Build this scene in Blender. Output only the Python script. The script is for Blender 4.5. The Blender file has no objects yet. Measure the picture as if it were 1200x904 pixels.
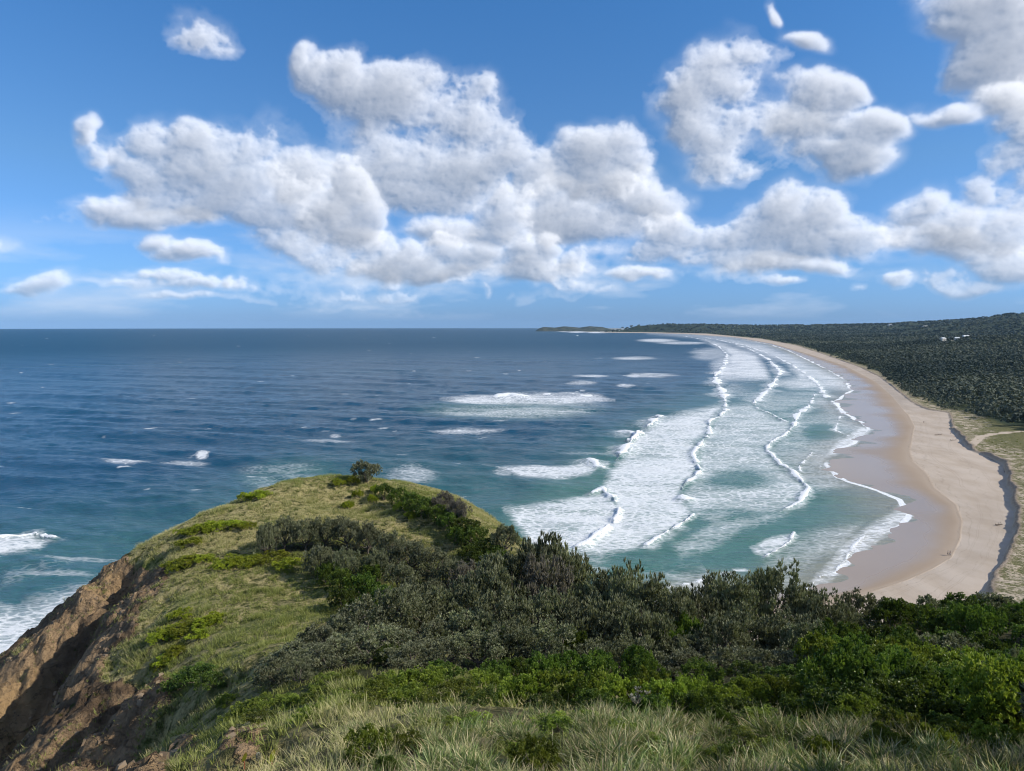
import bpy, math, random
import numpy as np
from mathutils import Vector

random.seed(7)
RNG = np.random.default_rng(11)
SC = bpy.context.scene
COL = SC.collection
EARTH = 6371000.0 * 1.15            # with refraction

# ------------------------------------------------------------------ camera
FPX, CX, CY, PITCH, CAMZ = 835.0, 600.0, 452.0, math.radians(4.86), 75.0
cam_d = bpy.data.cameras.new("camera")
cam_d.sensor_width = 36.0
cam_d.lens = FPX / 1200.0 * 36.0
cam_d.clip_start = 0.2
cam_d.clip_end = 120000.0
cam = bpy.data.objects.new("camera", cam_d)
cam.location = (0, 0, CAMZ)
cam.rotation_euler = (math.radians(90) - PITCH, 0, 0)
COL.objects.link(cam)
SC.camera = cam

# ------------------------------------------------------------------ light
SUN_AZ, SUN_EL = math.radians(102), math.radians(35)     # clockwise from +Y
SUN_DIR = Vector((math.sin(SUN_AZ) * math.cos(SUN_EL), math.cos(SUN_AZ) * math.cos(SUN_EL), math.sin(SUN_EL)))
sun_d = bpy.data.lights.new("sun", "SUN")
sun_d.energy = 4.2
sun_d.angle = math.radians(0.53)
sun_d.color = (1.0, 0.93, 0.82)
sun = bpy.data.objects.new("sun", sun_d)
sun.rotation_euler = SUN_DIR.to_track_quat('Z', 'Y').to_euler()
COL.objects.link(sun)
SC.view_settings.view_transform = 'Standard'
SC.view_settings.look = 'None'
SC.view_settings.gamma = 1.0
SC.view_settings.exposure = 0.3
SC.view_settings.use_curve_mapping = False
SC.cycles.max_bounces = 6
SC.cycles.diffuse_bounces = 3
SC.cycles.glossy_bounces = 2
SC.cycles.transmission_bounces = 2
SC.cycles.volume_bounces = 0
SC.cycles.transparent_max_bounces = 4
SC.cycles.filter_width = 1.1
SC.cycles.use_denoising = True
SC.cycles.denoiser = 'OPENIMAGEDENOISE'
SC.cycles.denoising_input_passes = 'RGB_ALBEDO_NORMAL'
SC.cycles.sample_clamp_indirect = 4.0

# ------------------------------------------------------------------ noise (numpy)
def _hash(ix, iy, seed):
    h = (ix.astype(np.int64) * 374761393 + iy.astype(np.int64) * 668265263 + seed * 974634777) & 0xffffffff
    h = ((h ^ (h >> 13)) * 1274126177) & 0xffffffff
    return ((h ^ (h >> 16)) & 0xffff).astype(np.float64) / 65535.0

def noise2(x, y, seed=0):
    x = np.asarray(x, float); y = np.asarray(y, float)
    ix = np.floor(x); iy = np.floor(y)
    fx = x - ix; fy = y - iy
    ux = fx * fx * fx * (fx * (fx * 6 - 15) + 10); uy = fy * fy * fy * (fy * (fy * 6 - 15) + 10)
    a = _hash(ix, iy, seed); b = _hash(ix + 1, iy, seed); c = _hash(ix, iy + 1, seed); d = _hash(ix + 1, iy + 1, seed)
    return (a * (1 - ux) + b * ux) * (1 - uy) + (c * (1 - ux) + d * ux) * uy - 0.5

def fbm(x, y, octv=4, seed=0, gain=0.5):
    r = 0.0; a = 1.0
    for k in range(octv):
        r = r + a * noise2(x, y, seed + k * 17)
        x, y = (x * 0.8 - y * 0.6) * 2.03 + 13.7, (x * 0.6 + y * 0.8) * 2.03 + 7.1
        a *= gain
    return r

def ridged(x, y, octv=4, seed=0):
    r = 0.0; a = 1.0
    for k in range(octv):
        r = r + a * (0.5 - np.abs(noise2(x, y, seed + k * 31)) * 2)
        x, y = x * 2.1 + 5.3, y * 2.1 + 9.1
        a *= 0.5
    return r

def sstep(a, b, x):
    t = np.clip((x - a) / (b - a), 0, 1)
    return t * t * (3 - 2 * t)

# ------------------------------------------------------------------ view geometry used to survey the place
SP, CP = math.sin(PITCH), math.cos(PITCH)
def ray(px, py):
    a = (np.asarray(px, float) - CX) / FPX; b = (CY - np.asarray(py, float)) / FPX
    return a, CP + b * SP, -SP + b * CP
def at_z(px, py, z):
    x, y, w = ray(px, py); t = (z - CAMZ) / w
    return x * t, y * t
def at_d(px, py, d):
    x, y, w = ray(px, py); t = d / y
    return x * t, d + 0 * t, CAMZ + w * t
def project(X, Y, Z):
    dz = np.asarray(Z) - CAMZ
    dep = np.maximum(Y * CP - dz * SP, 0.01)
    return CX + FPX * X / dep, CY - FPX * (Y * SP + dz * CP) / dep

def seg_dist(X, Y, pts):
    best = np.full(X.shape, 1e9)
    for (ax, ay), (bx, by) in zip(pts[:-1], pts[1:]):
        dx, dy = bx - ax, by - ay
        t = np.clip(((X - ax) * dx + (Y - ay) * dy) / (dx * dx + dy * dy + 1e-9), 0, 1)
        best = np.minimum(best, (X - ax - t * dx) ** 2 + (Y - ay - t * dy) ** 2)
    return np.sqrt(best)
def in_poly(X, Y, pts):
    ins = np.zeros(X.shape, bool)
    n = len(pts)
    for i in range(n):
        (ax, ay), (bx, by) = pts[i], pts[(i + 1) % n]
        if ay == by: continue
        c = (ay > Y) != (by > Y)
        ins ^= c & (X < (bx - ax) * (Y - ay) / (by - ay) + ax)
    return ins
def soft_poly(X, Y, pts, soft):
    """1 inside the outline, 0 outside, with an edge of the given softness."""
    out = np.zeros(X.shape)
    xs = [p[0] for p in pts]; ys = [p[1] for p in pts]
    m = (X > min(xs) - 2 * soft) & (X < max(xs) + 2 * soft) & (Y > min(ys) - 2 * soft) & (Y < max(ys) + 2 * soft)
    if not m.any(): return out
    x, y = X[m], Y[m]
    d = seg_dist(x, y, list(pts) + [pts[0]])
    d = np.where(in_poly(x, y, pts), d, -d)
    out[m] = sstep(-soft, soft, d)
    return out
def ell(X, Y, cx, cy, rx, ry):
    return 1 - sstep(0.3, 1.0, np.sqrt(((X - cx) / rx) ** 2 + ((Y - cy) / ry) ** 2))

# ------------------------------------------------------------------ mesh helpers
def mesh_np(name, V, F, mat=None, attrs=None, smooth=True):
    me = bpy.data.meshes.new(name)
    V = np.ascontiguousarray(V, np.float32); F = np.ascontiguousarray(F, np.int32)
    n, k = F.shape
    me.vertices.add(len(V)); me.vertices.foreach_set("co", V.ravel())
    me.loops.add(n * k); me.loops.foreach_set("vertex_index", F.ravel())
    me.polygons.add(n); me.polygons.foreach_set("loop_start", np.arange(0, n * k, k, dtype=np.int32))
    try: me.polygons.foreach_set("loop_total", np.full(n, k, np.int32))
    except Exception: pass
    me.update(calc_edges=True)
    me.polygons.foreach_set("use_smooth", np.full(n, bool(smooth)))
    for an, av in (attrs or {}).items():
        av = np.asarray(av, np.float32)
        if av.ndim == 1:
            a = me.attributes.new(an, 'FLOAT', 'POINT'); a.data.foreach_set("value", np.ascontiguousarray(av))
        else:
            a = me.attributes.new(an, 'FLOAT_COLOR', 'POINT'); a.data.foreach_set("color", np.ascontiguousarray(av).ravel())
    if mat: me.materials.append(mat)
    me.validate()
    return me
def link(name, me, parent=None):
    o = bpy.data.objects.new(name, me); COL.objects.link(o)
    if parent: o.parent = parent
    return o
def empty(name, loc, rz=0, sc=1.0):
    o = bpy.data.objects.new(name, None); COL.objects.link(o)
    o.empty_display_size = 0.2
    o.location = loc; o.rotation_euler = (0, 0, rz)
    o.scale = (sc, sc, sc) if np.isscalar(sc) else sc
    return o
def tag(o, label=None, cat=None, group=None, kind=None):
    if label: o["label"] = label
    if cat: o["category"] = cat
    if group: o["group"] = group
    if kind: o["kind"] = kind
    return o
def grid_faces(nr, nc):
    i = np.arange(nr - 1)[:, None] * nc + np.arange(nc - 1)[None, :]
    return np.stack([i, i + 1, i + nc + 1, i + nc], -1).reshape(-1, 4)

# ------------------------------------------------------------------ node helpers
class NT:
    def __init__(s, tree): s.t = tree; s.n = tree.nodes; s.l = tree.links
    def node(s, typ, **kw):
        n = s.n.new(typ)
        for k, v in kw.items(): setattr(n, k, v)
        return n
    def put(s, sock, v):
        if isinstance(v, bpy.types.NodeSocket): s.l.new(v, sock)
        elif v is not None:
            if isinstance(v, (tuple, list)) and sock.type == 'RGBA' and len(v) == 3: v = (*v, 1.0)
            sock.default_value = v
    def math(s, op, a, b=None, c=None, clamp=False):
        n = s.node('ShaderNodeMath', operation=op, use_clamp=clamp)
        s.put(n.inputs[0], a)
        if b is not None: s.put(n.inputs[1], b)
        if c is not None: s.put(n.inputs[2], c)
        return n.outputs[0]
    def mix(s, f, a, b, blend='MIX'):
        n = s.node('ShaderNodeMix', data_type='RGBA', blend_type=blend)
        s.put(n.inputs[0], f); s.put(n.inputs[6], a); s.put(n.inputs[7], b)
        return n.outputs[2]
    def noise(s, vec, scale, detail=4, rough=0.55, dist=0.0):
        n = s.node('ShaderNodeTexNoise')
        s.put(n.inputs['Vector'], vec); n.inputs['Scale'].default_value = scale
        n.inputs['Detail'].default_value = detail; n.inputs['Roughness'].default_value = rough
        n.inputs['Distortion'].default_value = dist
        return n.outputs[0]
    def ramp(s, f, stops, interp='LINEAR'):
        n = s.node('ShaderNodeValToRGB'); cr = n.color_ramp; cr.interpolation = interp
        while len(cr.elements) < len(stops): cr.elements.new(0.5)
        for e, (p, c) in zip(cr.elements, stops):
            e.position = p; e.color = (*c, 1) if len(c) == 3 else c
        s.put(n.inputs[0], f); return n.outputs[0]
    def smooth(s, v, a, b, lo=0.0, hi=1.0):
        n = s.node('ShaderNodeMapRange', interpolation_type='SMOOTHSTEP')
        s.put(n.inputs[0], v); n.inputs[1].default_value = a; n.inputs[2].default_value = b
        n.inputs[3].default_value = lo; n.inputs[4].default_value = hi
        return n.outputs[0]
    def attr(s, name):
        return s.node('ShaderNodeAttribute', attribute_name=name)
    def mapping(s, vec, scale=(1, 1, 1), rot=(0, 0, 0)):
        n = s.node('ShaderNodeMapping'); s.put(n.inputs[0], vec)
        n.inputs['Scale'].default_value = scale; n.inputs['Rotation'].default_value = rot
        return n.outputs[0]
def new_mat(name):
    m = bpy.data.materials.new(name); m.use_nodes = True
    m.node_tree.nodes.clear()
    nt = NT(m.node_tree)
    out = nt.node('ShaderNodeOutputMaterial')
    return m, nt, out
def principled(nt, out, color, rough=0.8, spec=0.3, normal=None, ior=None):
    p = nt.node('ShaderNodeBsdfPrincipled')
    nt.put(p.inputs['Base Color'], color); nt.put(p.inputs['Roughness'], rough)
    nt.put(p.inputs['Specular IOR Level'], spec)
    if ior: p.inputs['IOR'].default_value = ior
    if normal is not None: nt.put(p.inputs['Normal'], normal)
    if out: nt.l.new(p.outputs[0], out.inputs[0])
    return p
def bump(nt, h, strength, dist=1.0):
    b = nt.node('ShaderNodeBump'); b.inputs['Strength'].default_value = strength; b.inputs['Distance'].default_value = dist
    nt.put(b.inputs['Height'], h); return b.outputs[0]
#%%SKY
# ------------------------------------------------------------------ sky with cumulus clouds
AZ_HALF, EL_LO, EL_HI = math.radians(52), math.radians(-1.0), math.radians(33)
def make_cloud_image():
    na, ne = 1600, 524
    rng = np.random.default_rng(8)
    az = np.linspace(-AZ_HALF, AZ_HALF, na); el = np.linspace(EL_LO, EL_HI, ne)
    A, E = np.meshgrid(az, el)                      # rows are elevation
    DX, DY, DZ = np.sin(A) * np.cos(E), np.cos(A) * np.cos(E), np.sin(E)
    dep = np.maximum(DY * CP - DZ * SP, 0.05)
    PX = CX + FPX * DX / dep; PY = CY - FPX * (DY * SP + DZ * CP) / dep
    def up(n, m):                                   # cubic B-spline upsampling matrix
        t = np.linspace(1, m - 3.001, n); i = np.floor(t).astype(int); f = t - i
        M = np.zeros((n, m), np.float32); r = np.arange(n)
        for k, w in ((-1, (1 - f) ** 3 / 6), (0, (3 * f ** 3 - 6 * f ** 2 + 4) / 6), (1, (-3 * f ** 3 + 3 * f ** 2 + 3 * f + 1) / 6), (2, f ** 3 / 6)):
            M[r, i + k] += w
        return M
    def field(base, octs, gain=0.55, billow=0.0, aspect=0.8):
        """2-D fractal noise over the sky; billow folds the finer octaves into cauliflower bumps."""
        tot = np.zeros((ne, na), np.float32); amp = 1.0; norm = 0.0; size = base
        for k in range(octs):
            ma, me_ = int(1500 / size) + 6, int(490 / (size * aspect)) + 6
            lat = rng.standard_normal((me_, ma)).astype(np.float32)
            t = up(ne, me_) @ lat @ up(na, ma).T
            t /= t.std()
            if billow and k > 0: t = (1 - billow) * t + billow * (1.1 - 1.7 * np.abs(t))
            tot += amp * t; norm += amp * amp; amp *= gain; size /= 1.95
        return tot / math.sqrt(norm)
    def shift(a, da, de):
        """value found da columns to the right and de rows up"""
        o = np.zeros_like(a); h, w = a.shape
        o[max(0, -de):h - max(0, de), max(0, -da):w - max(0, da)] = a[max(0, de):h + min(0, de), max(0, da):w + min(0, da)]
        return o
    # cloud bodies surveyed from the photograph: centre, radii, strength, depth
    B = [(235, 50, 40, 24, .80, .5), (258, 62, 26, 16, .6, .5), (942, 50, 26, 15, .66, .5), (906, 18, 9, 12, .5, .5),
         # long bank on the left
         (95, 155, 12, 18, .8, .3), (112, 178, 20, 22, .85, .3), (140, 195, 26, 28, .9, .4), (185, 172, 34, 26, .85, .4), (235, 168, 30, 24, .85, .4), (170, 215, 46, 36, .95, .4), (232, 205, 60, 44, 1.0, .4), (300, 175, 46, 40, .95, .4), (322, 150, 26, 24, .7, .6), (300, 218, 66, 46, 1.0, .4),
         (350, 200, 40, 36, .9, .5), (365, 240, 60, 44, .95, .4), (250, 248, 96, 24, .95, .4), (320, 262, 60, 22, .9, .4), (172, 244, 40, 14, .8, .4), (420, 225, 22, 36, 1.0, .3), (435, 250, 22, 30, .9, .3), (395, 270, 46, 34, .95, .3), (350, 292, 50, 20, .85, .4), (400, 302, 60, 18, .85, .4),
         # tower rising to the right of it
         (358, 82, 14, 24, .75, .6), (378, 104, 26, 30, .85, .6), (412, 86, 26, 26, .9, .6), (420, 122, 46, 36, .95, .6), (470, 118, 42, 36, .95, .6), (480, 150, 56, 42, .95, .6), (545, 150, 50, 44, .9, .6), (576, 112, 24, 20, .55, .7), (590, 185, 40, 50, .95, .6), (615, 210, 30, 40, .9, .6), (505, 200, 60, 42, .95, .6), (560, 205, 40, 40, .9, .6), (500, 240, 60, 28, .85, .6), (470, 205, 30, 36, .8, .6),
         (608, 245, 30, 34, .98, .3), (600, 268, 40, 20, .95, .3), (520, 268, 50, 18, .8, .5),
         # middle
         (735, 165, 28, 22, .95, .4), (750, 185, 26, 18, .85, .4), (702, 182, 36, 26, .95, .4), (715, 205, 52, 30, .95, .4), (760, 228, 40, 24, .85, .5), (668, 228, 40, 34, .85, .5), (690, 255, 74, 26, .9, .5), (640, 262, 30, 20, .8, .5), (780, 250, 40, 18, .75, .6),
         (785, 275, 46, 28, .95, .4), (770, 300, 40, 18, .85, .4), (850, 275, 44, 28, .95, .4), (925, 252, 42, 28, 1.0, .4), (905, 275, 50, 28, .95, .4), (985, 258, 40, 28, .95, .4), (1010, 285, 46, 26, .95, .4), (950, 290, 60, 24, .95, .4), (860, 305, 90, 18, .9, .4), (960, 312, 90, 15, .85, .5), (1035, 268, 30, 24, .8, .5), (1062, 238, 34, 15, .82, .5), (1090, 232, 20, 10, .6, .5), (725, 300, 40, 16, .65, .6),
         # big cloud on the upper right
         (862, 66, 36, 26, .78, .6), (905, 60, 30, 20, .55, .6), (812, 110, 36, 34, .9, .6), (850, 100, 40, 34, .9, .6), (800, 145, 30, 26, .8, .6), (850, 150, 50, 36, 1.0, .6), (872, 190, 46, 24, .95, .6), (915, 140, 46, 34, .9, .6), (950, 115, 38, 26, .95, .5), (985, 105, 20, 18, .8, .5), (945, 155, 46, 30, 1.0, .5), (1005, 155, 40, 22, .95, .5), (1035, 152, 20, 14, .8, .5), (960, 186, 60, 20, .98, .5), (995, 178, 30, 18, .9, .5),
         # right edge
         (1112, 38, 34, 18, .8, .6), (1150, 12, 60, 36, 1.0, .6), (1175, 60, 56, 44, 1.05, .6), (1140, 80, 30, 34, .8, .6), (1215, 90, 60, 36, 1.1, .6), (1102, 138, 40, 12, .66, .5), (1175, 130, 32, 20, .9, .4), (1195, 160, 40, 34, .95, .4), (1165, 190, 34, 34, .95, .4), (1145, 225, 36, 34, .95, .4), (1205, 215, 50, 50, 1.0, .4), (1125, 258, 56, 24, .9, .5), (1190, 265, 60, 34, .95, .5), (1120, 292, 60, 16, .85, .6), (1190, 305, 60, 18, .9, .6), (1052, 316, 20, 11, .9, .3), (1010, 322, 10, 7, .75, .3),
         # low banks towards the horizon
         (115, 250, 40, 16, .82, .5), (150, 264, 60, 11, .8, .5), (80, 258, 40, 9, .6, .5), (165, 300, 24, 12, .85, .5), (195, 308, 46, 9, .75, .5), (225, 315, 30, 6, .6, .5), (40, 334, 40, 8, .8, .4), (20, 340, 30, 7, .6, .4), (264, 326, 9, 8, .85, .3), (250, 336, 60, 8, .72, .7), (200, 328, 50, 8, .62, .7), (310, 330, 50, 10, .66, .7), (370, 340, 60, 8, .66, .7), (140, 340, 60, 6, .55, .7),
         (470, 305, 36, 16, .9, .4), (500, 298, 30, 16, .85, .4), (540, 290, 28, 20, .98, .4), (560, 300, 30, 14, .95, .4), (520, 310, 60, 11, .9, .4), (435, 320, 50, 11, .8, .6), (620, 305, 22, 15, .85, .4), (655, 298, 20, 14, .9, .4), (640, 318, 40, 9, .85, .4), (700, 312, 22, 12, .8, .4), (745, 322, 40, 8, .75, .5), (570, 338, 9, 7, .7, .4), (598, 342, 8, 5, .6, .4), (690, 330, 36, 8, .7, .6), (480, 338, 60, 7, .62, .7), (560, 326, 60, 9, .66, .7), (830, 330, 70, 7, .6, .7), (745, 350, 26, 5, .6, .6), (930, 335, 80, 7, .55, .8), (1110, 325, 60, 8, .7, .7), (330, 352, 120, 5, .5, .8), (600, 354, 120, 5, .5, .8), (200, 352, 80, 5, .5, .8), (700, 343, 50, 6, .55, .8),
         (1300, 120, 100, 60, 1.0, .5), (1350, 280, 120, 34, .95, .5), (-90, 300, 100, 20, .7, .6), (-160, 150, 100, 44, .9, .5), (1450, 60, 80, 44, .9, .5)]
    Cc = np.zeros((ne, na, 3), np.float32); T = np.ones((ne, na), np.float32)
    sunc = np.array([1.0, 0.965, 0.915], np.float32); skyc = np.array([0.62, 0.735, 0.93], np.float32)
    for lo, hi in ((0, .35), (.35, .45), (.45, .55), (.55, 1)):         # nearest bank first
        wx = field(90, 5, .6) ; wy = field(90, 5, .6)
        PXw = PX + 11 * wx; PYw = PY + 8 * wy
        env = np.zeros((ne, na), np.float32); low = np.zeros((ne, na), np.float32); wsum = np.full((ne, na), 1e-4, np.float32)
        for cx, cy, rx, ry, st, dp in B:
            if not (lo <= dp < hi): continue
            if ry < 13: ry *= 1.3
            u = (PXw - cx) / rx; v = (PYw - cy) / ry
            v = np.where(v > 0, v * 1.25, v)                            # flatter undersides
            b = (st * np.exp(-0.80 * (u * u + v * v))).astype(np.float32)
            w_ = b * b; low += w_ * np.clip(v, -2, 2).astype(np.float32); wsum += w_
            env = np.maximum(env, b) + 0.22 * np.minimum(env, b)
        low /= wsum
        n = field(60, 7, .63, .50)
        h = env - 0.385 + 0.265 * n * np.clip(0.3 + env * 1.2, 0, 1.1)
        h = np.where(env > 0.06, h, -1)
        thick = 0.85 * (1 - np.exp(-np.clip(h, 0, 3) * 1.25)) + 0.05 * np.clip(h, 0, 1) * n
        veil = np.clip(h + 0.24, 0, 0.45) * np.clip(env * 5 - .4, 0, 1)
        lowf = sstep(-.9, .5, low)
        a = 1 - np.exp(-((3.3 - 1.3 * lowf) * thick + (.46 + (.85 if lo < .4 else 1.25) * lowf) * veil))
        big = thick
        tau = np.zeros_like(h); 
        for k, wgt in ((2, 1), (5, 1), (9, 1), (14, 1), (20, .9), (28, .8), (38, .7)):
            tau += wgt * np.maximum(shift(thick, int(k * .82), int(k * .7)) - 0.55 * thick, 0)
        relief = sum(thick - shift(thick, int(k * .8), int(k * .65)) for k in (2, 4, 7)) / 3
        lit = np.exp(-0.62 * tau) * (0.80 + 0.20 * np.exp(-3 * thick)) + 2.3 * np.clip(relief, -.12, .12) * (1 - .55 * sstep(.2, .7, thick))
        under = sstep(-0.6, 1.1, low) * sstep(0.05, 0.45, thick)
        core = sstep(0.15, 0.75, thick)
        s_ = np.clip(lit * (1 - 0.42 * under) * (1 - 0.12 * core) + 0.025 * n * core, 0.0, 1.25)
        c = s_[..., None] * 0.78 * sunc + (0.47 - 0.05 * under - 0.02 * core)[..., None] * skyc
        Cc += (T * a)[..., None] * c; T *= 1 - a
    alpha = 1 - T
    Cc = Cc / np.maximum(alpha, 1e-3)[..., None]
    fade = sstep(math.radians(0.2), math.radians(4.0), E)            # low clouds far away dissolve in the air
    alpha = alpha * (0.45 + 0.55 * fade)
    bank = sstep(math.radians(.15), math.radians(1.4), E) * sstep(math.radians(8.5), math.radians(2.5), E)     # thin layers low over the sea
    st_ = np.clip(.25 + .42 * field(90, 6, .6, 0, .2), 0, 1) * bank * .42
    Cc = (Cc * alpha[..., None] + np.array([.80, .87, .97]) * (st_ * (1 - alpha))[..., None]); alpha = alpha + st_ * (1 - alpha)
    Cc = Cc / np.maximum(alpha, 1e-3)[..., None]
    img = bpy.data.images.new("cumulus", na, ne, alpha=True, float_buffer=True)
    img.colorspace_settings.name = 'Non-Color'
    img.alpha_mode = 'CHANNEL_PACKED'
    buf = np.concatenate([Cc, alpha[..., None]], -1).astype(np.float32)
    img.pixels.foreach_set(np.ascontiguousarray(buf).ravel())
    img.update()
    try: img.pack()
    except Exception: pass
    return img

def make_world():
    w = bpy.data.worlds.new("World"); SC.world = w; w.use_nodes = True
    w.node_tree.nodes.clear(); nt = NT(w.node_tree)
    out = nt.node('ShaderNodeOutputWorld'); bg = nt.node('ShaderNodeBackground')
    tc = nt.node('ShaderNodeTexCoord'); sep = nt.node('ShaderNodeSeparateXYZ')
    nt.l.new(tc.outputs['Generated'], sep.inputs[0])
    x, y, z = sep.outputs
    zc = nt.math('MAXIMUM', z, 0.012)
    cmb = nt.node('ShaderNodeCombineXYZ'); nt.put(cmb.inputs[0], x); nt.put(cmb.inputs[1], y); nt.put(cmb.inputs[2], zc)
    sky = nt.node('ShaderNodeTexSky', sky_type='NISHITA')
    sky.sun_disc = False; sky.sun_elevation = SUN_EL; sky.sun_rotation = SUN_AZ
    sky.altitude = 75; sky.air_density = 1.0; sky.dust_density = 0.3; sky.ozone_density = 2.5
    nt.l.new(cmb.outputs[0], sky.inputs[0])
    tint = nt.ramp(zc, [(0.0, (0.35, 0.64, 1.5)), (0.07, (0.45, 0.76, 1.36)), (0.20, (0.57, 0.89, 1.23)), (0.42, (0.475, 1.0, 1.44))])
    base = nt.mix(1.0, sky.outputs[0], tint, 'MULTIPLY')
    az = nt.math('ARCTAN2', x, y); el = nt.math('ARCSINE', z)
    u = nt.math('MULTIPLY_ADD', az, 0.5 / AZ_HALF, 0.5)
    v = nt.math('MULTIPLY_ADD', el, 1 / (EL_HI - EL_LO), -EL_LO / (EL_HI - EL_LO))
    uv = nt.node('ShaderNodeCombineXYZ'); nt.put(uv.inputs[0], u); nt.put(uv.inputs[1], v)
    im = nt.node('ShaderNodeTexImage', extension='CLIP', interpolation='Cubic'); im.image = make_cloud_image()
    nt.l.new(uv.outputs[0], im.inputs[0])
    cl = nt.mix(1.0, im.outputs[0], (9.4, 9.5, 9.8), 'MULTIPLY')
    inside = nt.math('MULTIPLY', nt.smooth(nt.math('ABSOLUTE', az), AZ_HALF * .93, AZ_HALF * .995, 1, 0), nt.smooth(el, EL_HI * .86, EL_HI * .99, 1, 0))
    cn = nt.noise(nt.mapping(tc.outputs['Generated'], (1, 1, 1.8)), 4.2, 7, .58, .3)
    other = nt.math('MULTIPLY', nt.math('MULTIPLY', nt.smooth(cn, .47, .62), .9), nt.math('MULTIPLY', nt.math('SUBTRACT', 1.0, inside), nt.smooth(el, .0, .2)))
    col = nt.mix(nt.math('MULTIPLY', im.outputs[1], inside), base, cl)
    col = nt.mix(other, col, (6.6, 6.8, 7.2))
    nt.l.new(col, bg.inputs[0]); bg.inputs[1].default_value = 0.085
    nt.l.new(bg.outputs[0], out.inputs[0])
    w.cycles.sampling_method = 'MANUAL'; w.cycles.sample_map_resolution = 512
make_world()
#%%SEA
# ------------------------------------------------------------------ headland terrain (survey points: px, py, distance)
HP = [  # the spur under the lookout and the slope to the right
    (600, 903, 9, -.5), (300, 903, 22, -.2), (400, 888, 17.5, -.3), (900, 903, 10, -.5), (1190, 903, 12, -.4), (600, 850, 15, -.4), (450, 850, 20, -.3), (800, 845, 16, -.5), (1000, 850, 16, -.6), (1180, 850, 18, -.8),
    (700, 812, 25, -1.2), (950, 800, 28, -1.2), (1180, 790, 32, -1.6), (560, 800, 30, -1.0), (640, 780, 42, -1.5), (850, 770, 42, -1.6), (1050, 760, 45, -1.8), (1190, 745, 50, -1.8),
    (620, 735, 62, -3.5), (760, 742, 62, -3.5), (900, 735, 62, -3), (1040, 725, 64, -2), (1190, 712, 72, -1.6), (1050, 715, 76, -2), (900, 712, 78, -4), (750, 720, 78, -4), (650, 700, 80, -4.5),
    # saddle and grassy knoll
    (500, 760, 52, -1.0), (420, 790, 44, -.3), (350, 800, 50, 0), (400, 750, 64, 0), (300, 765, 66, 0), (350, 700, 85, 0), (430, 680, 90, 0), (520, 690, 84, -2), (250, 800, 57, 0), (220, 740, 80, 0), (300, 640, 106, 0),
    (430, 620, 112, 0), (520, 640, 104, -1), (250, 660, 100, 0), (300, 578, 131, 0), (360, 562, 138, 0), (430, 558, 141, 0), (400, 590, 126, 0), (480, 578, 131, 0), (520, 592, 121, 0), (560, 618, 110, 0), (600, 652, 99, 0), (220, 612, 119, 0), (180, 640, 110, 0),
    # eroded cliff on the left
    (140, 657, 111, 0), (80, 706, 106, 0), (0, 778, 100, 0), (180, 700, 92, 0), (150, 760, 80, 0), (90, 790, 84, 0), (20, 850, 82, 0), (0, 903, 72, 0), (100, 870, 66, 0), (195, 818, 64, 0), (150, 903, 55, 0), (240, 862, 47, 0), (-150, 900, 84, 0), (-120, 820, 102, 0),
    (200, 838, 58, 0), (290, 822, 46, .3), (250, 885, 36, 0), (200, 903, 40, 0), (350, 862, 27, .3), (430, 830, 27, 0)]
HW = [(0, -2, 73.0), (0, 4, 70.9), (-8, -2, 72.0), (10, -2, 73), (0, -20, 75), (30, -20, 75), (60, -10, 74), (60, 20, 67), (90, 20, 66), (120, 40, 60), (-30, -20, 68), (-50, 0, 52), (-80, 0, 35), (-110, 0, 10), (-30, 10, 61), (-60, 30, 38), (-90, 45, 17), (-110, 60, 4), (-110, 90, 3), (-95, 110, 4), (-120, 130, -4),
    (80, 60, 52), (110, 70, 50), (140, 90, 44),
    (-82, 128, 7), (-75, 150, 2), (-60, 150, 16), (-50, 165, 14), (-30, 160, 32), (-15, 168, 26), (-40, 190, -1), (-10, 195, -1), (8, 170, 8), (10, 150, 20), (22, 150, 6), (28, 130, 10), (12, 128, 24), (8, 112, 34), (22, 112, 16), (36, 120, 2), (13, 96, 34), (28, 98, 20), (50, 100, 16), (50, 118, 2), (70, 100, 22), (70, 120, 0), (90, 105, 22), (95, 130, 0), (120, 120, 24), (125, 145, 1), (150, 130, 24), (170, 160, 2), (60, 150, -5), (110, 165, -6), (150, 185, -5), (30, 160, -3), (0, 220, -6), (-60, 220, -8), (60, 190, -3), (-130, 60, -5), (-130, 100, -5), (-100, 160, -6), (180, 100, 48), (180, 40, 62), (190, 200, -4)]
_P = []
for px, py, d, dz in HP:
    x, y, z = at_d(px, py, d); _P.append((float(x), float(y), float(z) + dz))
_P = np.array(_P + HW, float)
def _tps(r2): return 0.5 * r2 * np.log(r2 + 1e-6)
_n = len(_P)
_K = _tps((_P[:, None, 0] - _P[None, :, 0]) ** 2 + (_P[:, None, 1] - _P[None, :, 1]) ** 2) + np.eye(_n) * 6.0
_Q = np.c_[np.ones(_n), _P[:, :2]]
_A = np.block([[_K, _Q], [_Q.T, np.zeros((3, 3))]])
_W = np.linalg.solve(_A, np.r_[_P[:, 2], 0, 0, 0])
def h_smooth(X, Y):
    X = np.asarray(X, float); Y = np.asarray(Y, float)
    sh = np.broadcast(X, Y).shape
    x = np.broadcast_to(X, sh).ravel(); y = np.broadcast_to(Y, sh).ravel()
    out = np.empty(len(x))
    for i in range(0, len(x), 20000):
        xs, ys = x[i:i + 20000], y[i:i + 20000]
        r2 = (xs[:, None] - _P[None, :, 0]) ** 2 + (ys[:, None] - _P[None, :, 1]) ** 2
        out[i:i + 20000] = _tps(r2) @ _W[:_n] + _W[_n] + _W[_n + 1] * xs + _W[_n + 2] * ys
    return out.reshape(sh)
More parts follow.
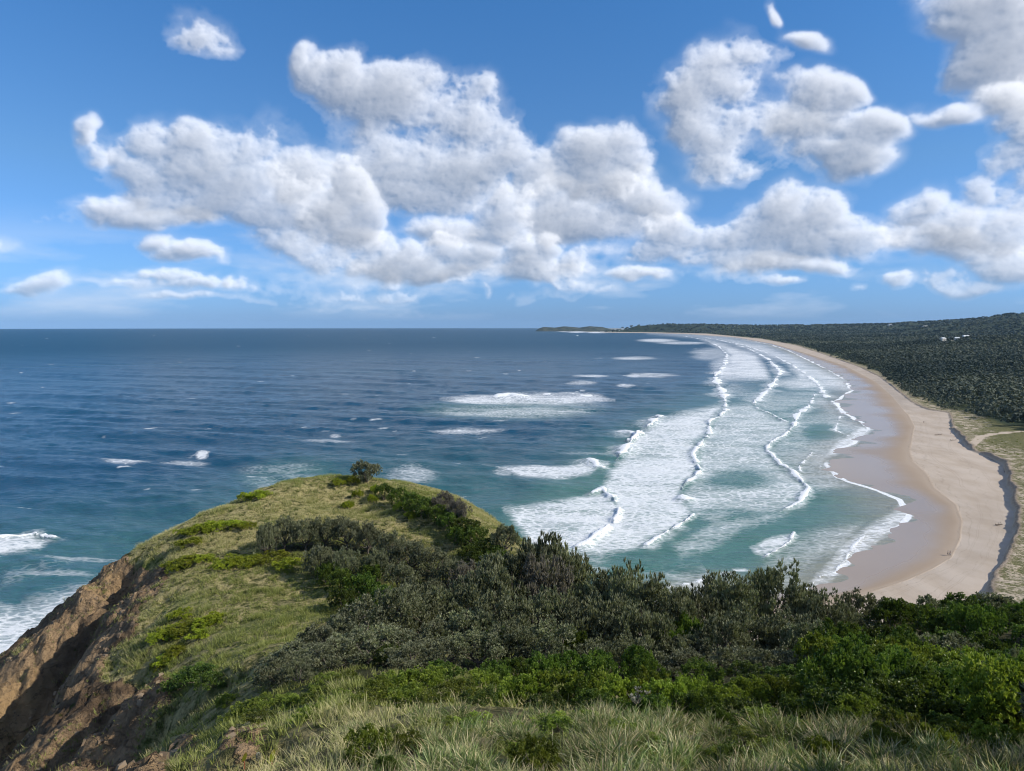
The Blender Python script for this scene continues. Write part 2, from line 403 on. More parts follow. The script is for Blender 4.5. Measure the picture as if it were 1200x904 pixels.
# a fine table of the terrain, read back by bilinear lookup
GX0, GX1, GY0, GY1, GS = -140.0, 190.0, -22.0, 226.0, 0.3125
def _upsample(T, n, axis):
    """cubic (Catmull-Rom) refinement of a table by an integer factor along one axis"""
    T = np.moveaxis(T, axis, 0); m = T.shape[0]
    q = np.arange((m - 1) * n + 1) / n; i = np.minimum(q.astype(int), m - 2); f = (q - i)[:, None]
    g = lambda k: T[np.clip(i + k, 0, m - 1)]
    o = g(0) + .5 * f * (g(1) - g(-1) + f * (2 * g(-1) - 5 * g(0) + 4 * g(1) - g(2) + f * (3 * (g(0) - g(1)) + g(2) - g(-1))))
    return np.moveaxis(o, 0, axis)
_cx, _cy = np.meshgrid(np.arange(GX0, GX1 + .1, 1.25), np.arange(GY0, GY1 + .1, 1.25))
_GZ = _upsample(_upsample(h_smooth(_cx, _cy), 4, 0), 4, 1)
_gx = GX0 + GS * np.arange(_GZ.shape[1]); _gy = GY0 + GS * np.arange(_GZ.shape[0])
_GXX, _GYY = np.meshgrid(_gx, _gy)
_gpx, _gpy = project(_GXX, _GYY, _GZ)
# bare-soil zone of the cliff, traced on the ground
SOIL_POLY = [(120, 655), (150, 652), (195, 666), (200, 684), (165, 712), (160, 742), (125, 768), (120, 800), (170, 792), (205, 800), (200, 822), (165, 850), (150, 880), (200, 900), (180, 960), (-260, 960), (-260, 760), (0, 770), (80, 700)]
SOIL_BITS = [[(200, 868), (228, 862), (240, 880), (225, 903), (196, 895)], [(255, 872), (300, 858), (322, 868), (290, 890), (255, 895)]]
_slope = np.hypot(*np.gradient(_GZ, GS))
_soil = np.maximum(soft_poly(_gpx, _gpy, SOIL_POLY, 10) * (_GXX < 5), sstep(0.9, 1.3, _slope))
for _b in SOIL_BITS: _soil = np.maximum(_soil, .62 * soft_poly(_gpx, _gpy, _b, 8))
_soil = np.clip(_soil * np.where(_gpy > 500, 1, .7), 0, 1)
# gullies cut into the cliff: rills run down the fall line, one deep gully
def hit(px, py):
    """where the line of sight through this picture point meets the terrain"""
    d = np.arange(4, 200, 0.25); x, y, z = at_d(px, py, d)
    g = lookup(_GZ, x, y)
    k = np.nonzero(z < g)[0]
    k = k[0] if len(k) else len(d) - 1
    return float(x[k]), float(y[k])
def lookup(T, x, y):
    u = np.clip((np.asarray(x, float) - GX0) / GS, 0, T.shape[1] - 1.001); v = np.clip((np.asarray(y, float) - GY0) / GS, 0, T.shape[0] - 1.001)
    i = u.astype(int); j = v.astype(int); fu = u - i; fv = v - j
    return (T[j, i] * (1 - fu) + T[j, i + 1] * fu) * (1 - fv) + (T[j + 1, i] * (1 - fu) + T[j + 1, i + 1] * fu) * fv
for pts, wid, depth in (([(150, 668), (118, 712), (85, 752), (45, 800), (10, 850), (-40, 900)], 4.0, 6.0), ([(205, 700), (180, 725), (140, 752), (100, 790)], 1.6, 1.3),
                        ([(250, 800), (215, 830), (180, 850), (130, 880)], 2.4, 2.2), ([(320, 875), (270, 905), (220, 930)], 2.0, 2.0), ([(160, 800), (120, 840), (85, 880)], 2.6, 2.2)):
    w = [hit(*p) for p in pts]
    wob = 4.0 * fbm(_GXX / 9, _GYY / 9, 4, 77, .62)
    dist = seg_dist(_GXX, _GYY, w) + wob
    _GZ = _GZ - depth * (1 + 1.1 * noise2(_GXX / 11, _GYY / 11, 79)) * np.exp(-(np.maximum(dist, 0) / wid) ** 2)
_wx = _GXX + 2.5 * fbm(_GXX / 6, _GYY / 6, 3, 3); _wy = _GYY + 2.5 * fbm(_GXX / 6, _GYY / 6, 3, 4)
_rill = ridged((_wy + .35 * _wx) / 6.5, (_wx - .35 * _wy) / 17, 4, 21)                # rills running down the fall line
_blk = noise2(np.floor(_wx / 1.7 + .5 * noise2(_wy / 2, _wx / 3, 2)) * 3.7, np.floor(_wy / 1.3) * 5.1, 13)
_GZ = _GZ + _soil * (1.15 * _rill + .55 * ridged(_wx / 3.1, _wy / 2.3, 4, 51) + .50 * _blk + 0.8 * np.abs(fbm(_wx / 1.3, _wy / 1.3, 4, 9, .68)))
_GZ = _GZ + (1 - _soil) * (0.8 * fbm(_GXX / 11, _GYY / 11, 3, 5) + 0.32 * fbm(_GXX / 2.2, _GYY / 2.2, 3, 8) * sstep(12, 30, _GYY))
def ground(x, y): return lookup(_GZ, x, y)
def soil_at(x, y): return lookup(_soil, x, y)

# ------------------------------------------------------------------ coast lines (surveyed in the photograph, turned into metres)
def line_at(pts, z):
    a = np.array([[*map(float, at_z(px, py, z))] for px, py in pts]); return a[np.argsort(a[:, 1])]
WATER = line_at([(560, 770), (690, 716), (760, 707), (800, 703), (880, 700), (950, 692), (975, 678), (1000, 655), (1030, 632), (1060, 615), (1071, 601), (1060, 586), (1035, 576), (1008, 568), (985, 560), (973, 545), (976, 532), (1003, 519), (1022, 504), (1012, 496), (990, 484), (982, 470), (1000, 458), (992, 446), (976, 436), (944, 420), (925, 411), (901, 403), (859, 395.6), (805, 391.6), (763, 390.3), (700, 389.6)], 0.0)
WET = line_at([(700, 745), (950, 715), (1058, 680), (1088, 667), (1111, 654), (1121, 633), (1124, 611), (1117, 592), (1100, 580), (1090, 572), (1081, 556), (1064, 541), (1062, 528), (1066, 513), (1069, 500), (1062, 487), (1046, 466), (1026, 448), (990, 429), (950, 416), (905, 402.7), (863, 395.2), (806, 391.2), (765, 389.9), (700, 389.3)], 0.9)
TOE = line_at([(1120, 760), (1148, 712), (1152, 690), (1160, 672), (1175, 654), (1184, 630), (1187, 600), (1181, 578), (1178, 560), (1176, 545), (1153, 535), (1136, 528), (1123, 513), (1113, 503), (1112, 490), (1110, 484), (1085, 480.5), (1064, 470), (1048, 456), (1030, 442), (1008, 431), (965, 415.5), (933, 405), (891, 397), (827, 390.8), (765, 389.3), (700, 388.7)], 2.6)
CREST_W = 4.0
def x_at(L, y): return np.interp(y, L[:, 1], L[:, 0])

# ------------------------------------------------------------------ the sea
def make_sea():
    q = np.concatenate([np.linspace(0.2, 4.6, 10)[::-1], ]) if False else None
    py = np.concatenate([np.arange(960, 640, -1.6), np.arange(640, 420, -0.8), np.arange(420, 390, -0.5)])
    r_near = (CAMZ) / np.tan(np.arctan((py - CY) / FPX) + PITCH)
    r_far = np.geomspace(r_near[-1] * 1.02, 36500, 64)
    r = np.concatenate([r_near, r_far])
    th = np.radians(np.concatenate([np.arange(-80, -40, 0.8), np.arange(-40, 38, 0.078), np.arange(38, 62, 0.6)]))
    R, T = np.meshgrid(r, th, indexing='ij')
    X, Y = R * np.sin(T), R * np.cos(T)
    PX, PY = project(X, Y, np.zeros_like(X))
    near = R < 4000
    wq = np.clip(R / 260, .5, 6)
    PX = PX + (5.5 * fbm(X / (16 * wq), Y / (30 * wq), 4, 301)) ; PY = PY + (3.2 * fbm(X / (16 * wq), Y / (30 * wq), 4, 302)) * np.clip(220 / R, .12, 1.2)
    # --- how close to the beach, how shallow
    dshore = np.where(Y > 100, x_at(WATER, Y) - X, 400.0)
    dshore = np.where(Y < WATER[0, 1], 300, dshore)
    # --- swell: many crossing long-crested waves
    rng = np.random.default_rng(3)
    Z = np.zeros_like(X)
    res = np.maximum(R * R / CAMZ / FPX * 0.8, R * 0.0014)
    calm = 0.25 + 0.75 * sstep(20, 260, dshore)
    for k in range(34):
        lam = 7.0 * 14 ** (k / 33.0) ; ang = math.radians(-108 + rng.normal(0, 22 if lam < 40 else 10))
        kx, ky = math.cos(ang) * 2 * math.pi / lam, math.sin(ang) * 2 * math.pi / lam
        ph = rng.uniform(0, 6.28) + 1.6 * noise2(X / (lam * 5), Y / (lam * 5), 60 + k)
        s = np.sin(kx * X + ky * Y + ph)
        w = 0.0105 * lam ** 0.86 * (0.8 if lam > 45 else 1.0)
        env = np.clip(0.7 + 1.3 * noise2(X / (lam * 3.3), Y / (lam * 3.3), 160 + k), 0.1, 1.6)
        Z += w * env * (s + 0.35 * np.cos(2 * (kx * X + ky * Y + ph))) * np.clip(lam / (2.2 * res), 0, 1) ** 2
    Z *= calm
    # --- white water: sheets of foam (density) and breaking crests (solid)
    F = np.zeros_like(X)
    def sheet(pts, val, soft):
        nonlocal F
        F = np.maximum(F, val * soft_poly(PX, PY, pts, soft * 1.7 + .6))
    def cut(cx, cy, rx, ry, amt):
        nonlocal F
        F = F * (1 - amt * ell(PX, PY, cx, cy, rx, ry))
    sheet([(742, 512), (775, 490), (800, 484), (850, 474), (838, 492), (832, 508), (815, 522), (819, 545), (811, 560), (800, 574), (804, 590), (815, 604), (790, 622), (745, 642), (700, 652), (660, 648), (640, 640), (680, 605), (720, 590), (705, 572), (715, 555), (730, 535)], .80, 5)
    sheet([(848, 476), (880, 472), (915, 490), (932, 498), (920, 513), (898, 525), (917, 549), (941, 565), (948, 574), (937, 590), (915, 599), (880, 600), (840, 612), (815, 606), (803, 590), (802, 575), (818, 560), (820, 545), (815, 520), (832, 505)], .62, 4)
    cut(865, 562, 60, 17, .7); cut(850, 600, 50, 8, .35)
    sheet([(845, 455), (860, 448), (960, 455), (985, 485), (1015, 500), (985, 522), (970, 545), (985, 560), (1000, 570), (965, 578), (948, 572), (930, 553), (897, 530), (932, 498), (880, 474)], .40, 4)
    cut(965, 506, 30, 14, .85); cut(910, 455, 60, 10, .5); cut(950, 480, 40, 8, .5)
    sheet([(582, 548), (620, 545), (660, 546), (688, 540), (704, 548), (690, 557), (650, 562), (612, 558)], .74, 2)
    sheet([(590, 597), (640, 588), (690, 579), (714, 573), (727, 594), (722, 612), (700, 630), (660, 645), (625, 641), (608, 618)], .74, 4)
    sheet([(650, 645), (700, 640), (730, 648), (700, 662), (668, 660)], .45, 5)
    sheet([(815, 625), (840, 610), (900, 600), (930, 598), (915, 608), (870, 622), (835, 645), (800, 655), (790, 640)], .48, 6)
    sheet([(945, 690), (975, 655), (985, 640), (1010, 622), (1045, 600), (1055, 590), (1074, 602), (1055, 618), (1030, 634), (1002, 657), (977, 680), (955, 694)], .62, 4)
    sheet([(900, 640), (960, 618), (1010, 612), (1000, 640), (960, 660), (930, 690), (890, 690)], .36, 9)
    sheet([(880, 640), (905, 630), (930, 625), (926, 638), (900, 652), (888, 648)], .72, 2)
    sheet([(978, 520), (1010, 500), (1024, 503), (1005, 520), (980, 534), (968, 534)], .78, 2)
    sheet([(950, 540), (975, 538), (1000, 570), (985, 575), (955, 565)], .32, 4)
    sheet([(515, 467), (560, 463), (640, 461), (700, 463), (722, 469), (680, 474), (600, 474), (540, 473)], .72, 2)
    sheet([(500, 481), (600, 476), (680, 478), (690, 485), (600, 491), (530, 487)], .54, 3)
    sheet([(500, 504), (540, 502), (596, 504), (560, 508), (520, 508)], .62, 1.2)
    sheet([(760, 390.4), (805, 391.2), (855, 395), (895, 402), (940, 420), (975, 437), (992, 446), (1000, 458), (930, 456), (900, 448), (935, 440), (920, 428), (880, 412), (850, 402), (815, 396)], .66, 4)
    sheet([(815, 394), (850, 402), (885, 414), (900, 430), (905, 446), (845, 446), (838, 434), (855, 424), (850, 412), (832, 402)], .76, 4)
    cut(915, 428, 20, 6, .6)
    for cx, cy, rx, ry, v in ((676, 388.8, 14, .8, .8), (700, 389.4, 16, .7, .8), (660, 388.2, 8, .6, .7), (770, 399, 26, 1.6, .7), (800, 402, 34, 1.4, .6), (745, 420, 30, 1.4, .62), (765, 440, 36, 1.8, .58), (690, 441, 26, 1.4, .6), (680, 449, 22, 1.4, .55), (735, 452, 14, 1.5, .7), (745, 440, 12, 1.6, .7), (630, 475, 110, 14, .3), (860, 428, 30, 10, .6), (835, 415, 30, 6, .5)):
        F = np.maximum(F, v * ell(PX, PY, cx, cy, rx * 1.3, ry * 2.0))
    # left: breakers off the cliff foot and foam round the rocks
    sheet([(-80, 640), (0, 630), (40, 625), (66, 630), (50, 640), (10, 650), (-60, 668)], .80, 3)
    sheet([(-90, 720), (20, 712), (80, 694), (120, 684), (160, 664), (175, 670), (90, 740), (0, 800), (-120, 840)], .78, 12)
    sheet([(0, 665), (60, 655), (100, 650), (130, 648), (90, 662), (0, 690)], .30, 5)
    for cx, cy, rx, ry, v in ((150, 541, 30, 5, .72), (130, 538, 16, 3, .5), (236, 534, 9, 4.5, .9), (212, 541, 34, 3, .55), (385, 517, 34, 2.5, .5), (395, 511, 8, 2, .6), (480, 556, 34, 12, .50), (465, 570, 26, 9, .45), (590, 553, 14, 5, .5), (100, 655, 60, 4, .5), (60, 672, 60, 6, .4), (340, 565, 60, 16, .36), (330, 548, 60, 7, .30), (690, 532, 40, 3, .4), (735, 506, 12, 4, .85), (560, 690, 30, 10, .3), (800, 690, 30, 4, .4), (690, 668, 30, 6, .45), (870, 668, 12, 3, .75), (855, 672, 14, 3, .5)):
        F = np.maximum(F, v * ell(PX, PY, cx, cy, rx * 1.35, ry * 1.2))
    # scattered whitecaps
    for _ in range(110):
        cy = 393 + 200 * rng.random() ** 1.5; cx = rng.uniform(-150, 820)
        sz = (cy - 381) / 100.0
        if cx > 700 and cy > 470: continue
        F = np.maximum(F, rng.uniform(.45, .68) * ell(PX, PY + .06 * (PX - cx), cx, cy, rng.uniform(2.5, 9) * (0.5 + sz), (0.35 + 0.5 * sz) * rng.uniform(.5, 1)))
    # foam at the foot of the headland
    inside = (X > GX0) & (X < GX1) & (Y > GY0) & (Y < GY1)
    gz = np.where(inside, lookup(_GZ, X, Y), -20)
    F = np.maximum(F, 0.62 * sstep(-7, -1, gz) * (X < 60))
    # bores and breaking lips: (polyline, half width m, height m, foam trailing behind in m)
    L = [([(775, 489), (766, 496), (757, 503), (748, 510), (740, 518), (731, 530), (722, 540)], 4.5, 1.3), ([(850, 470), (851, 483), (838, 491), (831, 495), (832, 508), (818, 525), (812, 533), (820, 553), (812, 563), (800, 571), (799, 578), (802, 585)], 2.2, .8),
         ([(884, 470), (886, 478), (904, 486), (920, 494), (932, 499), (922, 508), (906, 518), (900, 523), (898, 528), (915, 544), (930, 553), (940, 566), (948, 573), (939, 588), (925, 595), (912, 600)], 1.5, .6),
         ([(690, 578), (706, 574), (718, 584), (727, 597), (722, 610), (705, 626), (680, 640), (662, 646)], 1.9, .9), ([(813, 604), (800, 615), (778, 627), (757, 639)], 1.1, .5), ([(931, 625), (926, 636), (912, 645), (897, 652)], .7, .4),
         ([(704, 549), (692, 540)], 2.6, .9), ([(582, 467), (597, 462.5), (610, 466)], 8, 1.6), ([(620, 463), (662, 462), (690, 464)], 5, .5), ([(954, 529), (947, 536), (937, 546), (938, 553)], .9, .3), ([(737, 507), (744, 512)], 4, 1.0),
         ([(772, 690), (790, 686), (812, 683), (825, 679)], .8, .2), ([(945, 690), (960, 678), (980, 668), (992, 655), (1000, 640), (1015, 628)], .7, .15), ([(985, 488), (978, 505), (1000, 513)], .9, .2), ([(975, 470), (985, 480), (1000, 492)], 1.2, .2), ([(690, 716), (760, 707), (800, 703)], .7, .1),
         ([(960, 546), (975, 552), (990, 562)], .5, .1), ([(232, 533), (243, 532)], 2.2, .8), ([(40, 627), (66, 630)], 2.0, .8), ([(0, 632), (40, 626)], 1.2, .5), ([(845, 462), (850, 470)], 3, .6), ([(850, 466), (842, 452), (838, 441), (850, 428), (852, 416), (842, 406), (826, 398), (800, 393.6)], 5, .8), ([(888, 470), (905, 452), (915, 436), (900, 421), (880, 410), (858, 402), (826, 395.2)], 4.5, .7), ([(968, 466), (958, 449), (938, 434), (908, 417), (872, 404.5), (820, 394)], 4, .5), ([(930, 500), (935, 486), (950, 474), (955, 462)], 2.5, .4)]
    G = np.zeros_like(X)
    for pts, hw, hh in L:
        w = [tuple(map(float, at_z(a, b, 0))) for a, b in pts]
        xs = [p[0] for p in w]; ys = [p[1] for p in w]; pad = hw * 8 + 12
        m = (X > min(xs) - pad) & (X < max(xs) + pad) & (Y > min(ys) - pad) & (Y < max(ys) + pad)
        if not m.any(): continue
        hw = hw * .66; hv = np.clip(.80 + 2.1 * noise2(X[m] / (hw * 13), Y[m] / (hw * 13), 8), .06, 1.6)
        wob = hw * (1.8 * fbm(X[m] / (hw * 5), Y[m] / (hw * 5), 3, 5) + .5 * noise2(X[m] / hw, Y[m] / hw, 6))
        d = np.maximum(seg_dist(X[m], Y[m], w) + wob, 0) / hv
        G[m] = np.maximum(G[m], 1 - sstep(hw * .35, hw * 1.5, d))
        F[m] = np.maximum(F[m], .58 * np.exp(-(d / (hw * 4.5)) ** 2))
        Z[m] += 1.6 * hh * np.exp(-(d / (hw * 1.5)) ** 2)
    # swash edge along the sand
    edge = np.abs(dshore + 3.0 * fbm(X / 22, Y / 22, 3, 91) - 1.5)
    G = np.maximum(G, (1 - sstep(0.6, 1.8 + R * .002, edge)) * (Y > 150) * (Y < 3500) * np.clip(.75 + 1.2 * noise2(X / 40, Y / 40, 14), 0, 1))
    shallow = sstep(42, -4, dshore + 10 * fbm(X / 30, Y / 30, 2, 33)) * (Y > 160)
    sandy = soft_poly(PX, PY, [(640, 720), (700, 690), (760, 683), (840, 672), (920, 680), (960, 690), (960, 760), (640, 760)], 14)
    shallow = np.maximum(shallow, .9 * sandy)
    green = np.maximum.reduce([soft_poly(PX, PY, [(560, 600), (700, 520), (760, 490), (850, 460), (960, 440), (1100, 560), (1090, 640), (960, 760), (560, 760)], 40),
                               .55 * soft_poly(PX, PY, [(-200, 650), (60, 600), (200, 590), (330, 548), (480, 535), (620, 540), (760, 480), (760, 760), (-200, 900)], 50),
                               .7 * ell(PX, PY, 350, 562, 110, 34), .7 * ell(PX, PY, 600, 480, 150, 18), .8 * ell(PX, PY, 655, 590, 90, 14), .8 * sstep(-14, -2, gz)])
    # wind bands and current streaks far out
    Z = Z - R * R / (2 * EARTH)
    Z = np.where(near, Z, -R * R / (2 * EARTH))
    V = np.stack([X, Y, Z], -1).reshape(-1, 3)
    col = np.stack([F, G, green, shallow], -1).reshape(-1, 4)
    m, nt, out = new_mat("sea_water")
    at = nt.attr("foam"); sp = nt.node('ShaderNodeSeparateColor'); nt.l.new(at.outputs['Color'], sp.inputs[0])
    f, g, gr = sp.outputs; sh = at.outputs['Alpha']
    geo = nt.node('ShaderNodeNewGeometry'); P = geo.outputs['Position']
    st = nt.mapping(P, (0.55, 1.0, 1), (0, 0, math.radians(-14)))
    n_big = nt.noise(nt.mapping(P, (.35, 1, 1)), 0.006, 3, .6)
    n_mid = nt.noise(nt.mapping(P, (.42, 1.0, 1), (0, 0, math.radians(-20))), 0.11, 6, .66, 1.0)
    n_fine = nt.noise(st, 1.1, 4, .65, .4)
    vor = nt.node('ShaderNodeTexVoronoi', feature='DISTANCE_TO_EDGE'); nt.put(vor.inputs['Vector'], nt.mix(.35, st, nt.node('ShaderNodeTexNoise').outputs[1], 'ADD')); vor.inputs['Scale'].default_value = .42
    lace = nt.smooth(vor.outputs[0], 0.0, 0.22, 1.0, 0.0)
    mixn = nt.math('ADD', nt.math('MULTIPLY', n_mid, .60), nt.math('ADD', nt.math('MULTIPLY', n_fine, .46), nt.math('MULTIPLY', lace, .16)))
    n_far = nt.noise(nt.mapping(P, (.55, 1.0, 1), (0, 0, math.radians(-20))), 0.022, 5, .62, .8)
    mixn = nt.math('ADD', nt.math('MULTIPLY', mixn, .74), nt.math('MULTIPLY', n_far, .30))
    k = nt.math('ADD', nt.math('MULTIPLY', f, 1.12), nt.math('MULTIPLY', nt.math('SUBTRACT', mixn, .585), 2.5))
    foam = nt.smooth(k, 0.36, 1.10)
    foam = nt.math('MULTIPLY', foam, nt.smooth(f, 0.05, 0.3))
    gk = nt.smooth(nt.math('ADD', g, nt.math('MULTIPLY', nt.math('SUBTRACT', nt.math('MULTIPLY_ADD', n_mid, .6, nt.math('MULTIPLY', n_fine, .5)), .55), 1.5)), 0.25, 0.75)
    thin = nt.math('MULTIPLY', nt.smooth(k, 0.05, 0.75), nt.math('MULTIPLY', nt.smooth(f, .02, .4), .36))
    foam_all = nt.math('MAXIMUM', nt.math('MAXIMUM', nt.math('MULTIPLY', foam, .88), gk), thin)
    deep = nt.mix(n_big, (0.004, 0.048, 0.100), (0.009, 0.070, 0.120))
    c = nt.mix(gr, deep, nt.mix(n_mid, (0.035, 0.125, 0.112), (0.090, 0.205, 0.165)))
    c = nt.mix(nt.math('MULTIPLY', sh, .95), c, (0.26, 0.25, 0.19))
    chop = nt.noise(nt.mapping(P, (.6, 1.5, 1), (0, 0, math.radians(-10))), 0.28, 5, .62, .8)
    chop2 = nt.noise(nt.mapping(P, (.45, 1.3, 1), (0, 0, math.radians(12))), 0.05, 4, .6, .5)
    hh = nt.math('ADD', nt.math('MULTIPLY', chop, 1.0), nt.math('MULTIPLY', chop2, 3.2))
    nrm = bump(nt, hh, 0.9, 1.0)
    ln = nt.node('ShaderNodeVectorMath', operation='LENGTH'); nt.l.new(P, ln.inputs[0]); dist = ln.outputs['Value']
    wat = principled(nt, None, c, nt.smooth(dist, 200, 3000, .18, .38), nt.smooth(dist, 200, 2500, .42, .07), nrm, 1.33)
    fm = principled(nt, None, (0.80, 0.82, 0.83), 0.9, 0.1, bump(nt, nt.math('ADD', nt.math('MULTIPLY', n_mid, 1.6), n_fine), 0.7, .8))
    ms = nt.node('ShaderNodeMixShader'); nt.put(ms.inputs[0], foam_all); nt.l.new(wat.outputs[0], ms.inputs[1]); nt.l.new(fm.outputs[0], ms.inputs[2])
    nt.l.new(ms.outputs[0], out.inputs[0])
    me = mesh_np("sea", V, grid_faces(len(r), len(th))[:, ::-1], m, {"foam": col})
    tag(link("sea", me), "blue-green ocean with whitecaps and lines of breaking surf", "sea", kind="structure")
make_sea()

# ------------------------------------------------------------------ beach, dunes and the coastal plain behind
def hills_z(X, Y):
    px, _ = project(X, Y, np.full_like(X, 30.0)); d = np.hypot(X, Y)
    sky = np.interp(px, [600, 632, 660, 685, 700, 722, 745, 775, 800, 850, 900, 950, 1000, 1045, 1060, 1082, 1100, 1130, 1155, 1170, 1182, 1200, 1250, 1350, 1500, 1800],
                    [385, 383.6, 383.2, 384, 381.0, 378.8, 377.8, 378.4, 379.6, 380.6, 381.0, 380.4, 379.6, 379.0, 377.8, 376.6, 375.6, 374.6, 373.4, 372.0, 370.6, 370.2, 369, 368, 370, 372])
    D = np.interp(px, [600, 690, 760, 900, 1050, 1200, 1500], [8200, 7300, 7300, 8200, 7800, 6600, 6200])
    top = CAMZ + (381 - sky) / FPX * D + D * D / (2 * EARTH)
    prof = np.exp(-((d - D) / np.where(d < D, 0.20 * D, 0.16 * D)) ** 2)
    prof = np.maximum(prof, .62 * np.exp(-((d - .74 * D) / (.10 * D)) ** 2) * sstep(930, 1150, px))
    z = (top - 14) * prof * (1 + .10 * fbm(X / 420, Y / 420, 4, 71))
    z = np.maximum(z, 0)
    z += 34 * np.exp(-(((X - 1540) / 420) ** 2 + ((Y - 2080) / 240) ** 2)) + 20 * np.exp(-(((X - 2000) / 500) ** 2 + ((Y - 3400) / 300) ** 2)) + 8 * np.exp(-(((X - 1000) / 200) ** 2 + ((Y - 1250) / 120) ** 2))
    return z
def coast_x(Y):
    return np.where(Y > TOE[-1, 1], TOE[-1, 0] + (Y - TOE[-1, 1]) * .30, x_at(TOE, Y))
def make_coast():
    rows = np.concatenate([np.arange(118, 420, 1.2), np.geomspace(420, 9800, 420)])
    Yr = rows[:, None]
    xw, xd, xt = [np.where(rows > L[-1, 1], L[-1, 0] + (rows - L[-1, 1]) * .30, x_at(L, rows)) for L in (WATER, WET, TOE)]
    xd = np.maximum(xd, xw + 1.5); xt = np.maximum(xt, xd + 1.5)
    xt = xt + 1.6 * fbm(rows / 9, 0 * rows, 4, 202, .6)
    cols = [xw - 70, xw - 25, xw - 10]; 
    for a, b, n in ((xw, xd, 18), (xd, xt, 22)):
        for k in range(n): cols.append(a + (b - a) * k / n)
    cols.append(xt)
    Xb = np.stack(cols, 1); nb = Xb.shape[1]
    zs = np.stack([np.interp(Xb[i], [xw[i] - 70, xw[i], xd[i], xt[i]], [-4.5, 0.02, 0.9, 2.6]) for i in range(len(rows))])
    Yb = np.broadcast_to(Yr, Xb.shape)
    u = np.clip((Xb - xw[:, None]) / (xd - xw)[:, None], -1, 1) + np.clip((Xb - xd[:, None]) / (xt - xd)[:, None], 0, 1)
    zs = zs + np.where(u > 1, .14 * fbm(Xb / 9, Yb / 9, 4, 40) * np.sin(np.pi * np.clip(u - 1, 0, 1)), .0)
    zs = zs - (Xb ** 2 + Yb ** 2) / (2 * EARTH)
    m, nt, out = new_mat("beach_sand")
    wet = nt.attr("wet").outputs['Fac']; P = nt.node('ShaderNodeNewGeometry').outputs['Position']
    n1 = nt.noise(nt.mapping(P, (1, .35, 1)), .09, 5, .6); n2 = nt.noise(P, 2.2, 4, .7); n3 = nt.noise(P, .02, 3, .5)
    dry = nt.mix(nt.smooth(n1, .3, .7), (0.425, 0.345, 0.265), (0.525, 0.442, 0.358))
    dry = nt.mix(nt.math('MULTIPLY', nt.smooth(n2, .55, .75), .35), dry, (0.36, 0.27, 0.19))
    w_ = nt.smooth(nt.math('ADD', wet, nt.math('MULTIPLY', nt.math('SUBTRACT', n1, .5), .3)), .28, .72)
    damp = nt.mix(n3, (0.305, 0.232, 0.168), (0.365, 0.285, 0.212))
    c = nt.mix(w_, dry, damp)
    cu = nt.attr("across").outputs['Fac']; cw = nt.math('MULTIPLY_ADD', nt.math('SUBTRACT', nt.noise(P, .05, 4, .6), .5), .5, cu)
    for at_, wd, am in ((1.07, .012, .55), (1.24, .02, .35), (1.62, .015, .30)):
        ln_ = nt.smooth(nt.math('ABSOLUTE', nt.math('SUBTRACT', cw, at_)), 0, wd, 1, 0)
        c = nt.mix(nt.math('MULTIPLY', nt.math('MULTIPLY', ln_, am), nt.smooth(n2, .42, .6)), c, (0.16, 0.12, 0.085))
    for at_ in (1.36, 1.395, 1.72, 1.75):
        ln_ = nt.smooth(nt.math('ABSOLUTE', nt.math('SUBTRACT', nt.math('MULTIPLY_ADD', nt.math('SUBTRACT', nt.noise(P, .012, 2, .5), .5), .35, cu), at_)), 0, .009, 1, 0)
        c = nt.mix(nt.math('MULTIPLY', ln_, .30), c, (0.30, 0.235, 0.18))
    film = nt.smooth(nt.math('ADD', wet, nt.math('MULTIPLY', nt.math('SUBTRACT', n3, .5), .5)), .55, 1.0)
    rough = nt.math('SUBTRACT', .95, nt.math('MULTIPLY', film, .74))
    hb = nt.math('MULTIPLY', nt.math('ADD', n2, nt.math('MULTIPLY', n1, 2.0)), nt.math('SUBTRACT', 1.0, nt.math('MULTIPLY', w_, .9)))
    principled(nt, out, c, rough, nt.math('MULTIPLY_ADD', film, .26, .10), bump(nt, hb, .5, .25))
    wet_a = np.where(u <= 1, 1.0 - .45 * np.clip(u, 0, 1) ** 3, np.clip(1 - (u - 1) * 8, 0, .55))
    me = mesh_np("beach", np.stack([Xb, Yb, zs], -1).reshape(-1, 3), grid_faces(len(rows), nb)[:, ::-1], m, {"wet": wet_a.ravel(), "across": (u + 0 * Xb).ravel()})
    tag(link("beach", me), "long curving sandy beach, wet and grey beside the surf", "beach", kind="structure")
    # land
    off = np.concatenate([[0.0, .5, 1.0, 1.6, 2.3, 3.0, 4.0], np.geomspace(5, 420, 60), np.geomspace(440, 9000, 80)])
    Xl = xt[:, None] + off[None, :] * (1 + 0 * Yr); Yl = np.broadcast_to(Yr, Xl.shape)
    edge = 1.0 * fbm(Xl / 7, Yl / 7, 3, 66)
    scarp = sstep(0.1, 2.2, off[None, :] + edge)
    # gap where the track reaches the sand
    gap = np.exp(-((Yr - 402) / 9) ** 2) * .8 + np.exp(-((Yr - 545) / 7) ** 2) * .5
    inland = off[None, :]
    zl = 2.6 + scarp * (2.2 + 2.0 * fbm(Yr / 34, 0 * Yr, 3, 4)) * (.42 + .58 * sstep(620, 380, Yr)) * (1 - gap * np.exp(-inland / 40)) + sstep(5, 60, inland) * 2.2 * (0.6 + fbm(Xl / 30, Yl / 30, 4, 12)) * sstep(0, 30, inland)
    zl = zl + hills_z(Xl, Yl) * sstep(60, 400, inland) - (Xl ** 2 + Yl ** 2) / (2 * EARTH)
    lpx, lpy = project(Xl, Yl, zl)
